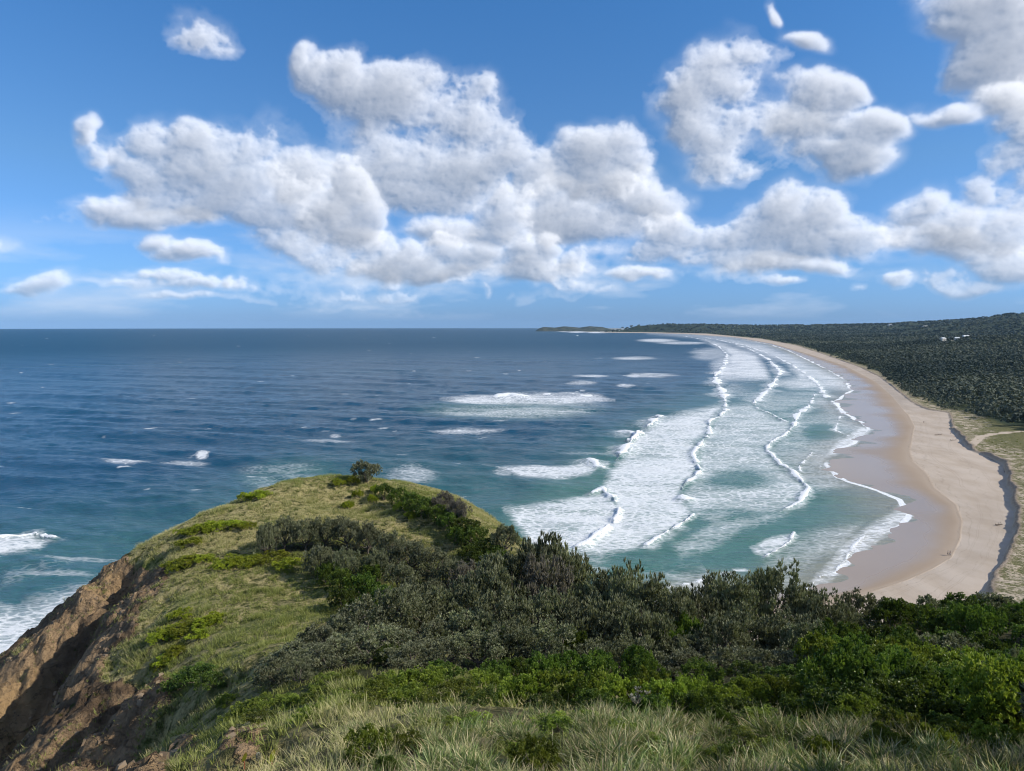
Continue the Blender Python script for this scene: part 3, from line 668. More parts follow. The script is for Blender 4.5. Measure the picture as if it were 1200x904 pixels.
    tr = np.minimum(seg_dist(Xl, Yl, [tuple(map(float, at_z(a, b, 7))) for a, b in ((1139, 517), (1150, 508), (1164, 505), (1186, 504), (1215, 504))]),
                    seg_dist(Xl, Yl, [tuple(map(float, at_z(a, b, 7))) for a, b in ((1100, 487), (1124, 497), (1150, 499))]) + 1.5)
    sandy = np.maximum.reduce([1 - sstep(1.2, 3.6, tr), .50 * (1 - sstep(14, 46, inland + 18 * fbm(Xl / 16, Yl / 16, 3, 19))) , np.broadcast_to(1 - sstep(1.5, 4.0, inland), Xl.shape)])
    wood = sstep(8, 26, inland + 16 * fbm(Xl / 40, Yl / 40, 3, 29) - 44 * np.exp(-((Yr - 400) / 120) ** 2))
    m, nt, out = new_mat("dune_and_plain")
    sa = nt.attr("sand").outputs['Fac']; wo = nt.attr("wood").outputs['Fac']; P = nt.node('ShaderNodeNewGeometry').outputs['Position']
    n1 = nt.noise(P, .22, 5, .65); n2 = nt.noise(P, 1.2, 5, .7); n3 = nt.noise(P, .012, 4, .6)
    grass = nt.mix(nt.smooth(n2, .35, .65), (0.075, 0.082, 0.030), (0.20, 0.185, 0.085))
    k = nt.smooth(nt.math('ADD', sa, nt.math('MULTIPLY', nt.math('SUBTRACT', nt.math('MULTIPLY_ADD', n2, .5, nt.math('MULTIPLY', n1, .5)), .5), 1.7)), .42, .66)
    c = nt.mix(k, grass, nt.mix(n1, (0.42, 0.34, 0.25), (0.56, 0.47, 0.37)))
    c = nt.mix(nt.math('MULTIPLY', nt.attr('cut').outputs['Fac'], nt.smooth(n2, .25, .6)), c, (0.27, 0.21, 0.15))  # humic sand on the scarp face, coloured darker so its shadow reads brown
    woodc = nt.mix(nt.smooth(n3, .38, .62), (0.028, 0.042, 0.024), (0.060, 0.076, 0.040))
    c = nt.mix(wo, c, woodc)
    principled(nt, out, c, .95, .1, bump(nt, nt.math('ADD', n2, nt.math('MULTIPLY', n1, 2)), .8, .5))
    V = np.stack([Xl, Yl, zl], -1).reshape(-1, 3)
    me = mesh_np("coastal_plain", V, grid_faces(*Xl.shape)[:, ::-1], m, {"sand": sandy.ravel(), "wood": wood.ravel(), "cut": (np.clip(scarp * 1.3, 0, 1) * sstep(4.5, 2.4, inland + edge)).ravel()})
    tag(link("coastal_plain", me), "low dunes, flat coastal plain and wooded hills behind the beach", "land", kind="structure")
make_coast()
def make_far_headland():
    """a wooded point with low islets off its tip, far across the bay"""
    px = np.linspace(626, 730, 130); d = np.linspace(8900, 9900, 26)
    A, D = np.meshgrid(px, d); X, Y, _ = at_d(A, 452 + 0 * A, D)
    sky = np.interp(A, [626, 631, 636, 650, 660, 672, 678, 690, 705, 730], [389, 385.0, 383.5, 384.3, 382.9, 383.6, 384.2, 382.4, 383.4, 390])
    top = CAMZ + (381 - sky) / FPX * 9400 + 9400 ** 2 / (2 * EARTH)
    Z = (top + 6) * np.exp(-((D - 9400) / 330) ** 2) * (1 + .12 * fbm(X / 160, Y / 160, 4, 5)) - 6 - D * D / (2 * EARTH)
    m, nt, out = new_mat("far_wooded_rock"); P = nt.node('ShaderNodeNewGeometry').outputs['Position']
    principled(nt, out, nt.mix(nt.smooth(nt.noise(P, .02, 5, .6), .4, .6), (0.032, 0.046, 0.034), (0.085, 0.090, 0.062)), .95, .08)
    tag(link("far_headland", mesh_np("far_headland", np.stack([X, Y, Z], -1).reshape(-1, 3), grid_faces(*X.shape), m)), "low wooded point and islets far across the bay", "headland", kind="structure")
make_far_headland()
def plain_z(X, Y):
    inland = X - coast_x(Y)
    return 2.6 + 2.5 * (.42 + .58 * sstep(620, 380, Y)) + sstep(5, 60, inland) * 2.2 * (0.6 + fbm(X / 30, Y / 30, 4, 12)) + hills_z(X, Y) * sstep(60, 400, inland) - (X ** 2 + Y ** 2) / (2 * EARTH), inland
#%%LAND
# ------------------------------------------------------------------ the headland
def make_headland():
    ny, nx = _GZ.shape
    F = grid_faces(ny, nx)
    keep = (_GZ.ravel()[F] > -4).any(1)
    F = F[keep]
    used = np.unique(F); mp = np.full(ny * nx, -1); mp[used] = np.arange(len(used))
    V = np.stack([_GXX, _GYY, _GZ], -1).reshape(-1, 3)[used]
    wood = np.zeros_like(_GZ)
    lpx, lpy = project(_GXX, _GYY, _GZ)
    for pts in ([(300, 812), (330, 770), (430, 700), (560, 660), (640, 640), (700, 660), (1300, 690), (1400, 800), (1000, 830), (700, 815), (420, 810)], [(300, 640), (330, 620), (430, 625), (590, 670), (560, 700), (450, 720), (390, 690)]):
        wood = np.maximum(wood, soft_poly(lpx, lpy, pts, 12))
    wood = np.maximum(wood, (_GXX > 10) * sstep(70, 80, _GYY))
    m, nt, out = new_mat("headland_ground")
    so = nt.attr("soil").outputs['Fac']; wo = nt.attr("wood").outputs['Fac']; P = nt.node('ShaderNodeNewGeometry').outputs['Position']
    n1 = nt.noise(P, .13, 5, .6); n2 = nt.noise(P, .9, 5, .65); n3 = nt.noise(P, 4.0, 4, .7); n4 = nt.noise(P, .05, 3, .5)
    g = nt.mix(nt.smooth(n2, .36, .60), (0.065, 0.076, 0.020), (0.44, 0.375, 0.175))
    g = nt.mix(nt.math('MULTIPLY', nt.smooth(n1, .5, .66), .6), g, (0.14, 0.185, 0.045))
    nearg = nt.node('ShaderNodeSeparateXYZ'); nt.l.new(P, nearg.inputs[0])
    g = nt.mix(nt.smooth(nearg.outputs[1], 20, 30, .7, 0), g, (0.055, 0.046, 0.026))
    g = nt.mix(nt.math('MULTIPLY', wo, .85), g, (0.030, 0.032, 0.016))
    earth = nt.mix(nt.smooth(n1, .36, .60), (0.130, 0.090, 0.056), (0.360, 0.250, 0.145))
    earth = nt.mix(nt.smooth(n4, .52, .66), earth, (0.40, 0.270, 0.140))
    earth = nt.mix(nt.math('MULTIPLY', nt.smooth(n2, .55, .7), .8), earth, (0.070, 0.052, 0.038))
    earth = nt.mix(nt.math('MULTIPLY', nt.smooth(n3, .58, .74), .55), earth, (0.34, 0.265, 0.19))
    band = nt.noise(nt.mapping(P, (.10, .10, 1.5), (.25, .12, 0)), 1.0, 4, .6, .6)
    earth = nt.mix(nt.math('MULTIPLY', nt.smooth(band, .54, .64), .6), earth, (0.105, 0.072, 0.048))
    ck = nt.node('ShaderNodeTexVoronoi', feature='DISTANCE_TO_EDGE'); ck.inputs['Scale'].default_value = .75
    nt.put(ck.inputs['Vector'], nt.mix(.5, nt.mapping(P, (1, 1, .55)), nt.node('ShaderNodeTexNoise').outputs[1], 'ADD'))
    earth = nt.mix(nt.math('MULTIPLY', nt.smooth(ck.outputs[0], 0, .06, .30, 0), nt.smooth(n1, .42, .55)), earth, (0.05, 0.036, 0.026))
    k = nt.smooth(nt.math('ADD', so, nt.math('MULTIPLY', nt.math('SUBTRACT', nt.math('MULTIPLY_ADD', n2, .55, nt.math('MULTIPLY', n1, .6)), .585), 2.7)), .44, .60)
    c = nt.mix(k, g, earth)
    vr = nt.node('ShaderNodeTexVoronoi', feature='F1'); nt.put(vr.inputs['Vector'], nt.mapping(P, (1, 1, .6))); vr.inputs['Scale'].default_value = 1.1
    hgt = nt.math('ADD', nt.math('ADD', nt.math('MULTIPLY', n2, 1.2), nt.math('MULTIPLY', n3, .7)), nt.math('MULTIPLY', nt.math('MULTIPLY', vr.outputs[0], k), 1.1))
    principled(nt, out, c, .95, .08, bump(nt, hgt, 1.0, .8))
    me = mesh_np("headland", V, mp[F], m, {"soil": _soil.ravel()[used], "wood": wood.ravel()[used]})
    tag(link("headland_terrain", me), "grassy headland ending in an eroded brown cliff", "headland", kind="structure")
make_headland()

# ------------------------------------------------------------------ foliage materials
def leaf_mat(name, c_lo, c_hi, back=None, trans=.25, rough=.55, tip=None):
    m, nt, out = new_mat(name)
    t = nt.attr("tint").outputs['Fac']
    oi = nt.node('ShaderNodeObjectInfo').outputs['Random']
    c = nt.mix(t, c_lo, c_hi)
    if tip: c = nt.mix(nt.smooth(nt.attr("tip").outputs['Fac'], .35, 1.0), c, tip)
    hsv = nt.node('ShaderNodeHueSaturation')
    nt.put(hsv.inputs['Hue'], nt.math('MULTIPLY_ADD', oi, .025, .485)); nt.put(hsv.inputs['Value'], nt.math('MULTIPLY_ADD', oi, .80, .58)); nt.put(hsv.inputs['Color'], c)
    c = hsv.outputs[0]
    if back:
        bf = nt.node('ShaderNodeNewGeometry').outputs['Backfacing']
        c = nt.mix(nt.math('MULTIPLY', bf, .8), c, back)
    p = principled(nt, None, c, rough, .35)
    tr = nt.node('ShaderNodeBsdfTranslucent'); nt.put(tr.inputs[0], nt.mix(1.0, c, (1.25, 1.3, .7), 'MULTIPLY'))
    ms = nt.node('ShaderNodeMixShader'); ms.inputs[0].default_value = trans
    nt.l.new(p.outputs[0], ms.inputs[1]); nt.l.new(tr.outputs[0], ms.inputs[2]); nt.l.new(ms.outputs[0], out.inputs[0])
    return m
M_BANKSIA = leaf_mat("banksia_leaves", (0.024, 0.036, 0.012), (0.250, 0.268, 0.130), (0.265, 0.275, 0.175), .17, .5)
M_GREY = leaf_mat("grey_leaves", (0.10, 0.092, 0.065), (0.26, 0.235, 0.175), (0.25, 0.23, 0.19), .15, .6)
M_GREEN = leaf_mat("shrub_leaves", (0.026, 0.058, 0.010), (0.145, 0.205, 0.034), None, .30, .42)
M_OLIVE = leaf_mat("olive_leaves", (0.070, 0.112, 0.014), (0.260, 0.315, 0.046), None, .32, .45)
M_LIME = leaf_mat("lime_leaves", (0.150, 0.200, 0.014), (0.38, 0.43, 0.034), None, .34, .5)
M_GRASS = leaf_mat("grass_blades", (0.100, 0.118, 0.026), (0.350, 0.385, 0.110), None, .30, .6, (0.62, 0.54, 0.30))
M_SEDGE = leaf_mat("sedge_blades", (0.045, 0.078, 0.020), (0.200, 0.255, 0.075), None, .28, .45, (0.48, 0.40, 0.24))
M_BARK, _nt, _o = new_mat("bark")
principled(_nt, _o, _nt.ramp(_nt.noise(_nt.node('ShaderNodeNewGeometry').outputs['Position'], 5, 4), [(.3, (.07, .055, .045)), (.7, (.19, .165, .14))]), .9, .1)

def unit(v): return v / np.maximum(np.linalg.norm(v, axis=-1, keepdims=True), 1e-9)
def rosettes(rng, C, A, n, L, W, spread, tint):
    """n pointed leaves round every centre C with axis A; returns verts, quads, tint"""
    k = len(C)
    A = unit(A)
    r = unit(rng.standard_normal((k, n, 3)))
    d = unit(A[:, None, :] + spread * (r - (r * A[:, None, :]).sum(-1, keepdims=True) * A[:, None, :] * .6))
    s = unit(np.cross(d, unit(rng.standard_normal((k, n, 3)))))
    nrm = np.cross(d, s)
    l = L * rng.uniform(.65, 1.2, (k, n, 1)); w = W * rng.uniform(.75, 1.2, (k, n, 1))
    b = C[:, None, :] + d * l * .08
    tipv = C[:, None, :] + d * l - nrm * l * .10
    mid = C[:, None, :] + d * l * .55 + nrm * l * .05
    V = np.stack([b, mid - s * w, tipv, mid + s * w], 2).reshape(-1, 3)
    F = np.arange(len(V)).reshape(-1, 4)
    t = np.repeat(np.clip(tint[:, None] + rng.normal(0, .16, (k, n)), 0, 1).ravel(), 4)
    return V, F, t
def lobes_surface(rng, lobes, per_area, fill=.18):
    P, N = [], []
    lb = np.array(lobes)
    for c in lb:
        n = max(6, int(per_area * c[3] ** 2 * 12.6))
        d = unit(rng.standard_normal((n, 3))); d[:, 2] = np.where(d[:, 2] < -.35, -d[:, 2] * .7, d[:, 2]); d = unit(d)
        rad = c[3] * np.where(rng.random(n) < fill, rng.uniform(.35, .85, n), rng.uniform(.86, 1.10, n))
        p = c[:3] + d * rad[:, None]
        ins = np.zeros(n, bool)
        for o in lb:
            ins |= np.linalg.norm(p - o[:3], axis=1) < o[3] * .72
        own = np.linalg.norm(p - c[:3], axis=1) < c[3] * .72
        p, d = p[~(ins & ~own)], d[~(ins & ~own)]
        P.append(p); N.append(d)
    return np.concatenate(P), np.concatenate(N)
def tube(V, F, a, b, ra, rb, n=6):
    a = np.array(a, float); b = np.array(b, float); d = unit(b - a)
    u = unit(np.cross(d, [0.3, 0.9, 0.2])); v = np.cross(d, u); k = len(V)
    for q, r in ((a, ra), (b, rb)):
        for i in range(n):
            t = 2 * math.pi * i / n; V.append(q + (u * math.cos(t) + v * math.sin(t)) * r)
    for i in range(n): F.append((k + i, k + (i + 1) % n, k + n + (i + 1) % n, k + n + i))
def plant_variant(seed, kind):
    """a crown and its woody stem, about 1 m in radius and 1 m tall (scaled when placed)"""
    rng = np.random.default_rng(seed)
    V, F = [], []
    def tufts(lobes, per, rt, n_ros, up):
        """leafy tufts sitting on the lobes, with gaps between them"""
        P, N = lobes_surface(rng, lobes, per, .16)
        keep = P[:, 2] > -.12; P, N = P[keep], N[keep]
        tn = np.clip(.45 + .75 * noise2(P[:, 0] * 3 + seed, P[:, 1] * 3 + P[:, 2] * 2.3, seed) + rng.normal(0, .17, len(P)), 0, 1)
        r = rt * rng.uniform(.7, 1.35, len(P))
        d = unit(rng.standard_normal((len(P), n_ros, 3))) * rng.uniform(.45, 1.0, (len(P), n_ros, 1))
        C = P[:, None, :] + d * r[:, None, None]
        A = N[:, None, :] * .6 + d * .9 + np.array([0, 0, up])
        t = np.clip(tn[:, None] + rng.normal(0, .10, (len(P), n_ros)), 0, 1)
        return C.reshape(-1, 3), A.reshape(-1, 3), t.ravel()
    if kind == 'tree':
        lobes = [(0, 0, .45, .5)]
        for i in range(15):
            a = rng.uniform(0, 6.28); q = math.sqrt(rng.random()) * .80
            zc = .12 + .70 * math.sqrt(max(.02, 1 - q * q)) * rng.uniform(.55, 1.08)
            lobes.append((q * math.cos(a), q * math.sin(a), zc, rng.uniform(.18, .32)))
        C, A, t = tufts(lobes, 5.6, .125, 15, .75)
        X = rosettes(rng, C, A, 7, .088, .0125, .75, t)
        base = (rng.normal(0, .05), rng.normal(0, .05), -.25)
        fork = (rng.normal(0, .06), rng.normal(0, .06), .18)
        tube(V, F, base, fork, .055, .042)
        for l in lobes[1:]:
            e = np.array(l[:3]); mid = np.array(fork) * .5 + e * .5 + rng.normal(0, .05, 3)
            tube(V, F, fork, mid, .028, .018, 5); tube(V, F, mid, e, .018, .008, 5)
            for _ in range(2): tube(V, F, e, e + rng.normal(0, .14, 3), .008, .004, 4)
    else:
        lobes = []
        for i in range(17 if kind == 'shrub' else 14):
            a = rng.uniform(0, 6.28); q = math.sqrt(rng.random()) * .82
            zc = (.66 if kind == 'shrub' else .5) * math.sqrt(max(0.05, 1 - q * q)) * rng.uniform(.7, 1.1)
            lobes.append((q * math.cos(a), q * math.sin(a), zc, rng.uniform(.20, .34)))
        lobes.append((0, 0, .3, .5))
        C, A, t = tufts(lobes, 7.5, .105, 13, .35)
        X = rosettes(rng, C, A, 6, .078, .021, 1.1, t)
        for l in lobes[::2]:
            e = np.array(l[:3]); mid = np.array([e[0] * .4, e[1] * .4, e[2] * .45])
            tube(V, F, (rng.normal(0, .05), rng.normal(0, .05), -.2), mid, .03, .02, 5); tube(V, F, mid, e, .02, .008, 5)
    wood = mesh_np("stem", np.array(V), np.array(F), M_BARK)
    return X, wood
VAR = {}
def variants(kind, mat, n):
    key = (kind, mat.name)
    if key not in VAR:
        VAR[key] = []
        for i in range(n):
            if (kind, i) not in VAR: VAR[(kind, i)] = plant_variant(100 + i * 7 + len(kind), kind)
            (V, F, t), wood = VAR[(kind, i)]
            VAR[key].append((mesh_np("foliage", V, F, mat, {"tint": t}, smooth=False), wood))
    return VAR[key]
def put_plant(kind, mat, x, y, z, rx, h, label, cat, group, name, names=("crown", "trunk")):
    vs = variants(kind, mat, 6 if kind == 'tree' else 5)
    crown, wood = vs[RNG.integers(len(vs))]
    o = empty(name, (x, y, z), RNG.uniform(0, 6.28), (rx, rx, h))
    tag(o, label, cat, group)
    link(names[0], crown, o); link(names[1], wood, o)
    return o
ORD = "first second third fourth fifth sixth seventh eighth ninth tenth eleventh twelfth thirteenth fourteenth fifteenth sixteenth seventeenth eighteenth nineteenth twentieth".split()
def ordw(i):
    if i < 20: return ORD[i]
    return ("twenty-" if i < 29 else "thirty-") + ORD[(i - 20) % 10] if i != 29 else "thirtieth"
PLACED = []
def row(kind, mat, items, fmt, cat, group, name, names=("crown", "trunk"), aspect=None):
    """items: (px, py of the top, distance, radius); labelled in order from the left"""
    items = sorted(items); jr = np.random.default_rng(int(items[0][0]) + len(items))
    if kind == 'tree' and len(items) > 6: items = [(a, b + jr.uniform(-11, 8), c, e * jr.uniform(.78, 1.22)) for a, b, c, e in items]
    for i, (px, py, d, rx) in enumerate(items):
        if d < 0:                                   # surveyed by the plant's foot instead of its distance
            d = hit(px, py - d)[1]
        x, y, zt = map(float, at_d(px, py, d)); zg = float(ground(x, y))
        h = max(zt - zg, rx * (.55 if kind == 'mat' else .75)) if aspect is None else rx * aspect
        if kind == 'tree' and h > 1.5 * rx: rx = rx + .35 * (h / 1.5 - rx)
        h = min(h, rx * 3.0)
        PLACED.append((x, y, rx))
        put_plant(kind, mat, x, y, zg - .05, rx, h * (.98 if kind == 'tree' else 1.08), fmt.format(o=ordw(i)), cat, group, name, names)

TN, SN = ("crown", "trunk"), ("foliage", "stem")
row('tree', M_BANKSIA, [(345, 754, 54, 2.2), (370, 738, 56, 2.56), (400, 724, 58, 2.81), (430, 704, 60, 3.05), (460, 691, 63, 3.05), (490, 686, 66, 3.29), (515, 688, 68, 3.17), (545, 682, 68, 3.42), (575, 664, 70, 3.54), (605, 652, 74, 3.66), (637, 638, 76, 3.29), (657, 645, 77, 2.93), (672, 668, 76, 2.93), (693, 690, 70, 2.93), (715, 682, 70, 3.05), (742, 680, 68, 3.05), (770, 692, 66, 2.93), (797, 698, 64, 2.81)],
    "grey-green banksia, {o} from the left along the skyline of the big central thicket", "tree", "banksias of the central thicket", "banksia_tree", TN)
row('tree', M_BANKSIA, [(326, 778, 50, 1.8), (350, 785, 47, 1.8), (390, 765, 50, 2.4), (430, 748, 52, 2.76), (470, 737, 54, 3), (510, 730, 56, 3), (550, 722, 57, 3.12), (590, 712, 58, 3.24), (630, 702, 60, 3.24), (665, 706, 60, 3), (700, 716, 58, 3), (740, 710, 58, 3.12), (775, 718, 56, 2.76), (600, 745, 50, 2.52), (560, 752, 49, 2.4), (520, 760, 49, 2.28), (640, 742, 50, 2.52), (690, 750, 50, 2.52), (735, 752, 50, 2.4), (480, 770, 48, 2.04)],
    "dark banksia, {o} from the left in the front row of the central thicket", "tree", "banksias of the central thicket", "banksia_tree", TN)
row('tree', M_BANKSIA, [(822, 695, 66, 2.68), (848, 676, 68, 2.93), (872, 685, 66, 2.93), (908, 666, 68, 3.54), (937, 685, 66, 3.05), (962, 703, 62, 2.93), (882, 715, 58, 3.42), (922, 720, 57, 3.42), (955, 737, 54, 2.93), (840, 735, 55, 3.05), (975, 757, 50, 2.32), (808, 748, 54, 2.44), (868, 752, 50, 2.56), (915, 757, 49, 2.56), (800, 765, 48, 2.07)],
    "shaggy banksia, {o} from the left in the dark clump below the beach", "tree", "banksias below the beach", "banksia_tree", TN)
row('tree', M_BANKSIA, [(1007, 697, 70, 1.8), (988, 712, 66, 1.9), (1042, 702, 72, 1.8), (1068, 708, 73, 1.7)],
    "small dark banksia at the beach edge of the scrub, {o} from the left", "tree", "banksias at the beach edge", "banksia_tree", TN)
row('tree', M_BANKSIA, [(312, 624, -36, 1.84), (332, 615, -36, 2.18), (356, 612, -36, 2.3), (381, 613, -36, 2.3), (406, 611, -36, 2.53), (431, 618, -36, 2.53), (456, 629, -36, 2.53), (481, 641, -34, 2.64), (506, 650, -34, 2.64), (527, 656, -34, 2.42), (470, 668, -34, 2.3), (442, 652, -34, 2.07), (500, 682, -34, 2.42), (540, 690, -34, 2.53), (465, 692, -34, 2.07), (375, 634, -36, 1.95), (410, 640, -34, 1.95)],
    "dark shrubby banksia on the grassy knoll, {o} from the left of its patch", "tree", "banksias on the knoll", "banksia_tree", TN)
row('tree', M_GREY, [(545, 662, -38, 2.2), (567, 670, -38, 2.2), (552, 680, -36, 2.0), (520, 577, -26, 2.0), (537, 588, -26, 2.1), (640, 655, 72, 2.0)],
    "grey half-bare banksia near the right side of the knoll, {o} from the left", "tree", "grey banksias by the knoll", "banksia_tree", TN)
row('shrub', M_BANKSIA, [(430, 541, -24, 3.3)], "round dark bush alone on the summit of the knoll", "shrub", None, "coastal_shrub", SN)
row('tree', M_BANKSIA, [(590, 617, -36, 2.4)], "round dark banksia at the right foot of the knoll, against the surf", "tree", None, "banksia_tree", TN)
row('shrub', M_GREEN, [(400, 668, -26, 2.07), (425, 674, -26, 2.3), (447, 690, -26, 2.3), (402, 690, -26, 1.95), (422, 702, -26, 1.84), (437, 660, -26, 1.72), (385, 660, -26, 1.61), (450, 708, -26, 1.61)],
    "bright green shrub below the banksias on the knoll, {o} from the left", "shrub", "green shrubs on the knoll", "coastal_shrub", SN)
row('shrub', M_GREEN, [(450, 566, -20, 1.88), (466, 573, -20, 2.12), (482, 578, -20, 2.38), (497, 586, -20, 2.38), (512, 594, -20, 2.5), (527, 600, -20, 2.5), (542, 608, -20, 2.5), (556, 618, -20, 2.62), (566, 632, -20, 2.38), (577, 642, -20, 2.38), (551, 640, -20, 2), (588, 655, -20, 1.88), (600, 660, -20, 2), (535, 618, -20, 1.88)],
    "green shrub along the right rim of the knoll, {o} from the left", "shrub", "shrubs along the rim of the knoll", "coastal_shrub", SN)
row('mat', M_LIME, [(395, 559, -11, 1.6), (412, 557, -11, 1.5), (420, 573, -11, 1.2), (436, 579, -11, 1.2), (441, 567, -11, 1.2), (470, 588, -11, 1.8), (480, 598, -11, 1.4), (407, 585, -11, 1.2), (560, 655, -11, 1.3), (595, 672, -11, 1.6)],
    "low yellow-green bush near the top of the knoll, {o} from the left", "shrub", "yellow-green bushes near the knoll top", "low_bush", SN)
row('mat', M_LIME, [(215, 619, -10, 2), (232, 614, -10, 2.25), (252, 610, -10, 2.38), (270, 609, -10, 2.25), (287, 611, -10, 2.12), (226, 629, -10, 2.25), (205, 656, -10, 2.12), (222, 652, -10, 2.38), (240, 650, -10, 2), (275, 650, -10, 2.25), (296, 652, -10, 2.5), (320, 648, -10, 2.62), (262, 655, -10, 2), (300, 574, -10, 2.38), (287, 577, -10, 1.88), (340, 655, -10, 2.5)],
    "low yellow-green bush on the upper left of the knoll, {o} from the left", "shrub", "yellow-green bushes on the upper knoll", "low_bush", SN)
row('mat', M_LIME, [(192, 738, -12, 1.75), (206, 731, -12, 2), (222, 728, -12, 2.12), (238, 724, -12, 2), (250, 719, -12, 1.75), (186, 775, -12, 1.38), (195, 766, -12, 1.62), (207, 757, -12, 1.62), (212, 712, -12, 1.5), (230, 738, -12, 1.75)],
    "low bright lime bush on the lower left grass, {o} from the left", "shrub", "lime bushes on the lower grass", "low_bush", SN)
row('mat', M_GREEN, [(216, 786, -20, 2.04), (236, 780, -20, 2.28), (250, 786, -20, 1.56)],
    "low dark green bush under the lime bushes, {o} from the left", "shrub", "dark low bushes on the grass", "low_bush", SN)
row('mat', M_OLIVE, [(275, 832, -14, 1), (290, 822, -14, 1.2), (305, 816, -14, 1.2), (325, 816, -14, 1.1), (300, 832, -14, 1.1), (345, 815, -14, 1), (370, 806, -14, 1.1), (385, 792, -14, 1.2), (402, 790, -14, 1.1), (395, 812, -14, 1), (420, 815, -14, 0.9), (360, 830, -14, 0.8), (265, 812, -14, 0.9)],
    "low olive bush on the crest of the near spur, {o} from the left", "shrub", "olive bushes on the near spur", "low_bush", SN)
row('shrub', M_GREEN, [(797, 708, 62, 1.7), (812, 728, 58, 1.6), (788, 738, 56, 1.5), (672, 738, 54, 1.5), (585, 740, 51, 1.4), (455, 758, 50, 1.4), (700, 765, 47, 1.4), (995, 735, 60, 1.8)],
    "bright green shrub showing in a gap between dark banksias, {o} from the left", "shrub", "green shrubs among the banksias", "coastal_shrub", SN)
row('shrub', M_OLIVE, [(445, 797, 36, 1.1), (470, 787, 38, 1.3), (500, 785, 38, 1.3), (440, 815, 30, .9), (472, 808, 30, 1.1), (507, 812, 29, .9), (538, 802, 33, 1.1), (562, 790, 36, 1.3), (600, 800, 30, 1.1), (628, 794, 30, 1.2), (660, 788, 30, 1.3), (694, 790, 29, 1.2), (728, 796, 27, 1.1), (760, 790, 28, 1.2), (790, 800, 26, 1.2), (820, 795, 27, 1.1), (850, 806, 25, 1.0), (880, 800, 26, 1.1), (910, 798, 27, 1.1), (940, 801, 26, 1.0)],
    "clipped-looking green shrub edging the sedge, {o} from the left", "shrub", "green shrubs edging the sedge", "coastal_shrub", SN)
row('shrub', M_GREEN, [(560, 815, 27, .9), (640, 818, 23, .8), (700, 814, 23, .9), (760, 817, 22, .9), (820, 816, 22, .9), (880, 822, 20, .8), (940, 816, 22, .9), (520, 778, 41, 1.3), (600, 772, 42, 1.4), (640, 770, 43, 1.4), (700, 772, 42, 1.4), (760, 772, 41, 1.3), (820, 776, 40, 1.3), (880, 780, 38, 1.3), (930, 782, 36, 1.3), (660, 765, 45, 1.4), (580, 778, 40, 1.2), (745, 762, 45, 1.4)],
    "deep green shrub between the sedge and the banksias, {o} from the left", "shrub", "deep green shrubs under the banksias", "coastal_shrub", SN)
row('mat', M_OLIVE, [(545, 858, -14, .5), (580, 868, -16, .5), (650, 866, -14, .5), (715, 872, -16, .5), (770, 864, -16, .55), (820, 874, -16, .5), (905, 868, -16, .5), (460, 852, -14, .5), (560, 838, -14, .7), (655, 842, -16, .7), (690, 836, -14, .7), (735, 848, -16, .6), (790, 840, -16, .7), (845, 836, -16, .7), (900, 838, -18, .8), (930, 846, -16, .6), (610, 852, -14, .55), (870, 858, -16, .55), (520, 846, -12, .6)],
    "little bright green bush growing among the sedge, {o} from the left", "shrub", "little bushes among the sedge", "low_bush", SN)
_r3 = np.random.default_rng(91)
for _k in range(34):
    _px, _py = _r3.uniform(400, 1190), _r3.uniform(852, 915)
    _x, _y = hit(_px, _py); _rr = _r3.uniform(.28, .6) * (.6 + _y / 30)
    if any((_x - a) ** 2 + (_y - b) ** 2 < (.9 * (_rr + c)) ** 2 for a, b, c in PLACED): continue
    _m = (M_GREEN, M_OLIVE)[_r3.integers(2)]
    put_plant('mat', _m, _x, _y, float(ground(_x, _y)) - .03, _rr, _rr * _r3.uniform(.9, 1.5), {"shrub_leaves": "small deep green herb clump low among the foreground sedge", "olive_leaves": "small yellow-green herb clump low among the foreground sedge", "grey_leaves": "small greyish herb clump low among the foreground sedge", "banksia_leaves": "small dull dark herb clump low among the foreground sedge"}[_m.name], "plant", "herb clumps in the foreground sedge", "herb_clump", SN)
    PLACED.append((_x, _y, _rr))
row('shrub', M_OLIVE, [(975, 815, -34, .9), (1010, 822, -34, .9), (1045, 812, -38, 1.0), (1080, 806, -42, 1.1), (1115, 818, -40, 1.0), (1150, 826, -38, .9), (1185, 832, -38, .9), (1060, 838, -30, .7), (1120, 846, -28, .7)],
    "sunlit yellow-green shrub at the lower edge of the right scrub, {o} from the left", "shrub", "yellow-green shrubs at the lower right", "coastal_shrub", SN)
row('tree', M_BANKSIA, [(1200, 762, 30, 1.1)], "blue-grey bush cut by the right edge of the view", "shrub", None, "coastal_shrub", SN)
